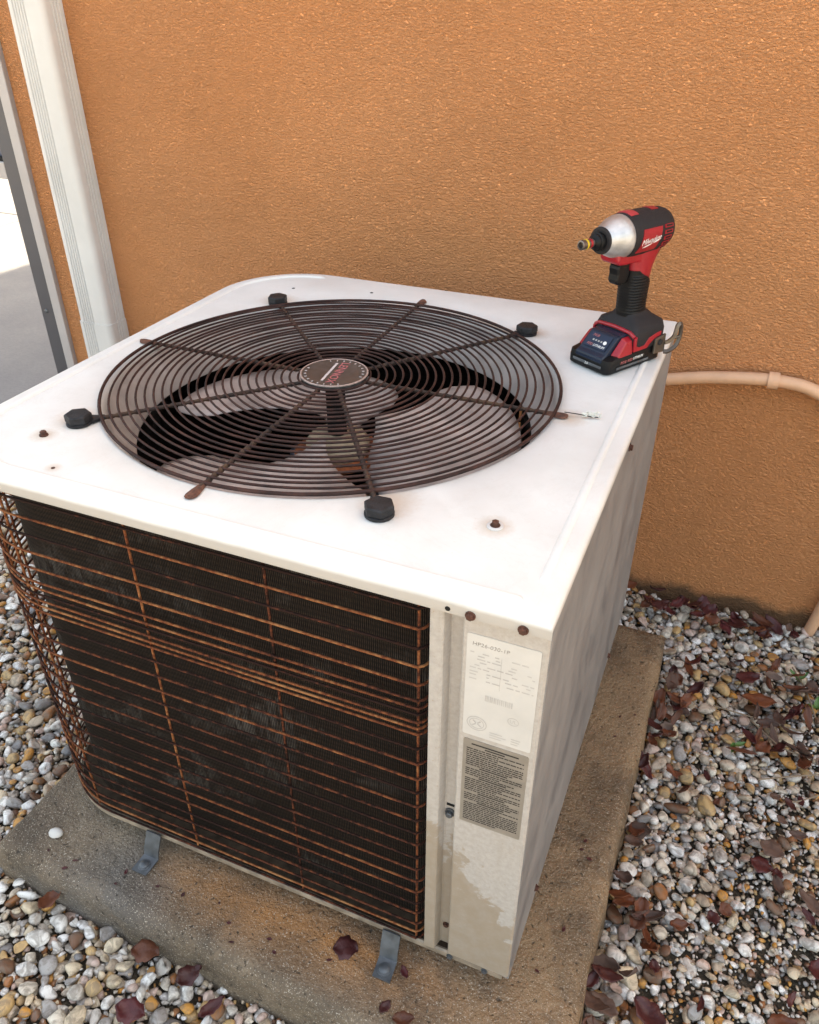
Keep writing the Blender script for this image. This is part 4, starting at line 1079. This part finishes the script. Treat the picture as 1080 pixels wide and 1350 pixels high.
leaf(855, 1340, -.040, .046, .030, -.5, 'leaf_red', 'crimson crumpled leaf at the bottom right beside the pad', curl=.2, fold=.45)
leaf(795, 1325, -.040, .040, .024, -.3, 'leaf_grey', 'pinkish tan leaf lying against the pad at the bottom right', curl=.08, fold=.2)
leaf(1072, 1195, -.037, .050, .020, -.7, 'leaf_grey', 'long tan leaf at the right edge of the picture', curl=.1, fold=.3)
leaf(1000, 925, -.035, .058, .030, .1, 'leaf_brown', 'broad maroon leaf on pebbles in the middle of the right bed', curl=.1, fold=.25)
leaf(985, 895, -.037, .045, .030, .5, 'leaf_red', 'dark wine leaf just behind the broad maroon leaf', curl=.15, fold=.3)
leaf(1005, 988, -.035, .030, .026, 1.0, 'leaf_brown', 'bright red-brown leaf near the small green sprout', curl=.2, fold=.4)
leaf(978, 990, -.037, .048, .010, .1, 'leaf_brown', 'narrow straight brown leaf lying left of the bright red-brown leaf', curl=.03, fold=.2)
leaf(1030, 1350, -.035, .036, .022, .4, 'leaf_brown', 'brown leaf at the bottom right corner', curl=.15)
leaf(1078, 1280, -.037, .030, .022, 1.4, 'leaf_red', 'dark red leaf cut by the right picture edge', curl=.2)
leaf(1025, 1170, -.039, .030, .016, 1.9, 'leaf_grey', 'small rolled grey leaf on grit below the dusty pink leaf', curl=.2, fold=.6)
# litter strip along the pad's right side
q = random.Random(21)
for k in range(44):
    y = q.uniform(.50, 1.08) if k < 32 else q.uniform(1.05, 1.22); x = .004 + abs(q.gauss(.028, .028))
    if k < 10: x = .010 + q.uniform(0, .016)
    p = project((x, y, -.045)); 
    leaf(p[0], p[1], -.040 + .016*q.random(), q.uniform(.024, .048), q.uniform(.012, .026), q.uniform(0, 6.28), q.choice(['leaf_red', 'leaf_brown', 'leaf_brown', 'leaf_red', 'leaf_grey']),
         'leaf in litter ' + ('by the pad\'s front right corner' if y < .68 else 'midway along the pad\'s right side' if y < .9 else 'beside the pad\'s back right part'), 'leaf litter along the pad', q.uniform(.05, .4), q.uniform(.1, .7), q.uniform(0, .4), (q.gauss(0, .35), q.gauss(0, .35)))
for k in range(26):                                    # drift against the wall behind the pad
    x = q.uniform(-.10, .20); y = q.uniform(1.335, 1.395) - (x * .06); p = project((x, y, -.05))
    leaf(p[0], p[1], -.038 + .014*q.random(), q.uniform(.026, .05), q.uniform(.016, .03), q.uniform(0, 6.28), q.choice(['leaf_red', 'leaf_red', 'leaf_brown']),
         'leaf drifted to the wall ' + ('right behind the pad' if x < .02 else 'between pad and conduit' if x < .11 else 'near the conduit foot'), 'leaves drifted against the wall', q.uniform(.05, .3), q.uniform(.1, .5), .2, (q.gauss(0, .3), q.gauss(0, .3)))
for k in range(34):                                    # brown heap at the right edge
    px, py = q.gauss(1035, 34), q.gauss(925, 48); leaf(px, py, -.042 + .018*q.random(), q.uniform(.024, .05), q.uniform(.008, .024), q.uniform(0, 6.28), q.choice(['leaf_grey', 'leaf_grey', 'leaf_brown', 'leaf_red']),
         'leaf in the ' + ('upper' if py < 915 else 'lower') + ' heap at right, ' + ('inner side' if px < 1035 else 'edge side'), 'leaf heap at the right', q.uniform(.05, .35), q.uniform(.1, .7), .3, (q.gauss(0, .4), q.gauss(0, .4)))
for k in range(16):                                    # few scattered ones in the right bed
    px, py = q.uniform(860, 1075), q.uniform(1010, 1345); leaf(px, py, -.043, q.uniform(.016, .03), q.uniform(.008, .018), q.uniform(0, 6.28), q.choice(['leaf_grey', 'leaf_brown', 'leaf_red']),
         'small leaf on grit, ' + ('nearer the pad' if px < 970 else 'nearer the right edge'), 'leaves scattered on the grit', q.uniform(.05, .3), q.uniform(.1, .5), .3, (q.gauss(0, .2), q.gauss(0, .2)))
def twig(pts, r, lab):
    b = MB().tube(cr([at(x, y, z - .008) for x, y, z in pts], 5), r, 6); setprop(obj('twig', b, MT['twig']), lab, 'twig')
twig([(1000, 1028, -.040), (1040, 1024, -.038), (1085, 1021, -.040)], .0013, 'pale thin twig lying level across the grit at the right')
twig([(1030, 1060, -.044), (1055, 1056, -.042), (1085, 1047, -.044)], .0012, 'pale twig just below the level twig at the right')
twig([(1045, 880, -.036), (1062, 910, -.034), (1075, 945, -.036)], .0016, 'brown twig beside the green sprouts at the right')
twig([(940, 930, -.040), (990, 945, -.036), (1060, 965, -.036)], .0013, 'long brown stem across the leaf heap at the right')
twig([(990, 950, -.038), (1030, 985, -.036), (1070, 1000, -.038)], .0014, 'dry stem slanting below the long brown stem')
for px, py, lab in ((1052, 897, 'tiny green sprout in the leaf heap at the right'), (1076, 935, 'green weed at the right picture edge'), (966, 986, 'small green blade on pebbles beside narrow brown leaf')):
    e = empty('weed', at(px, py, -.052)); setprop(e, lab, 'weed')
    for k in range(3 if px != 966 else 2):
        o = obj('blade', leaf_mesh(.026, .009, .15, .4, .3, q), MT['green'], e, sm=180); o.rotation_euler = (0, -.5 if px != 966 else -.1, k*2.1 + px); o.location = (.008*math.cos(k*2.1 + px), .008*math.sin(k*2.1 + px), .006)
# crumbs on the pad
for k in range(22):
    x, y = (q.uniform(-.75, -.08), q.uniform(.405, .455)) if k < 14 else (q.uniform(-.06, -.01), q.uniform(.45, 1.1))
    p = project((x, y, .001)); leaf(p[0], p[1], .0012, q.uniform(.004, .009), q.uniform(.003, .005), q.uniform(0, 6), 'leaf_red', 'crumb of leaf on the concrete pad', 'leaf crumbs on the pad', .1, .3)
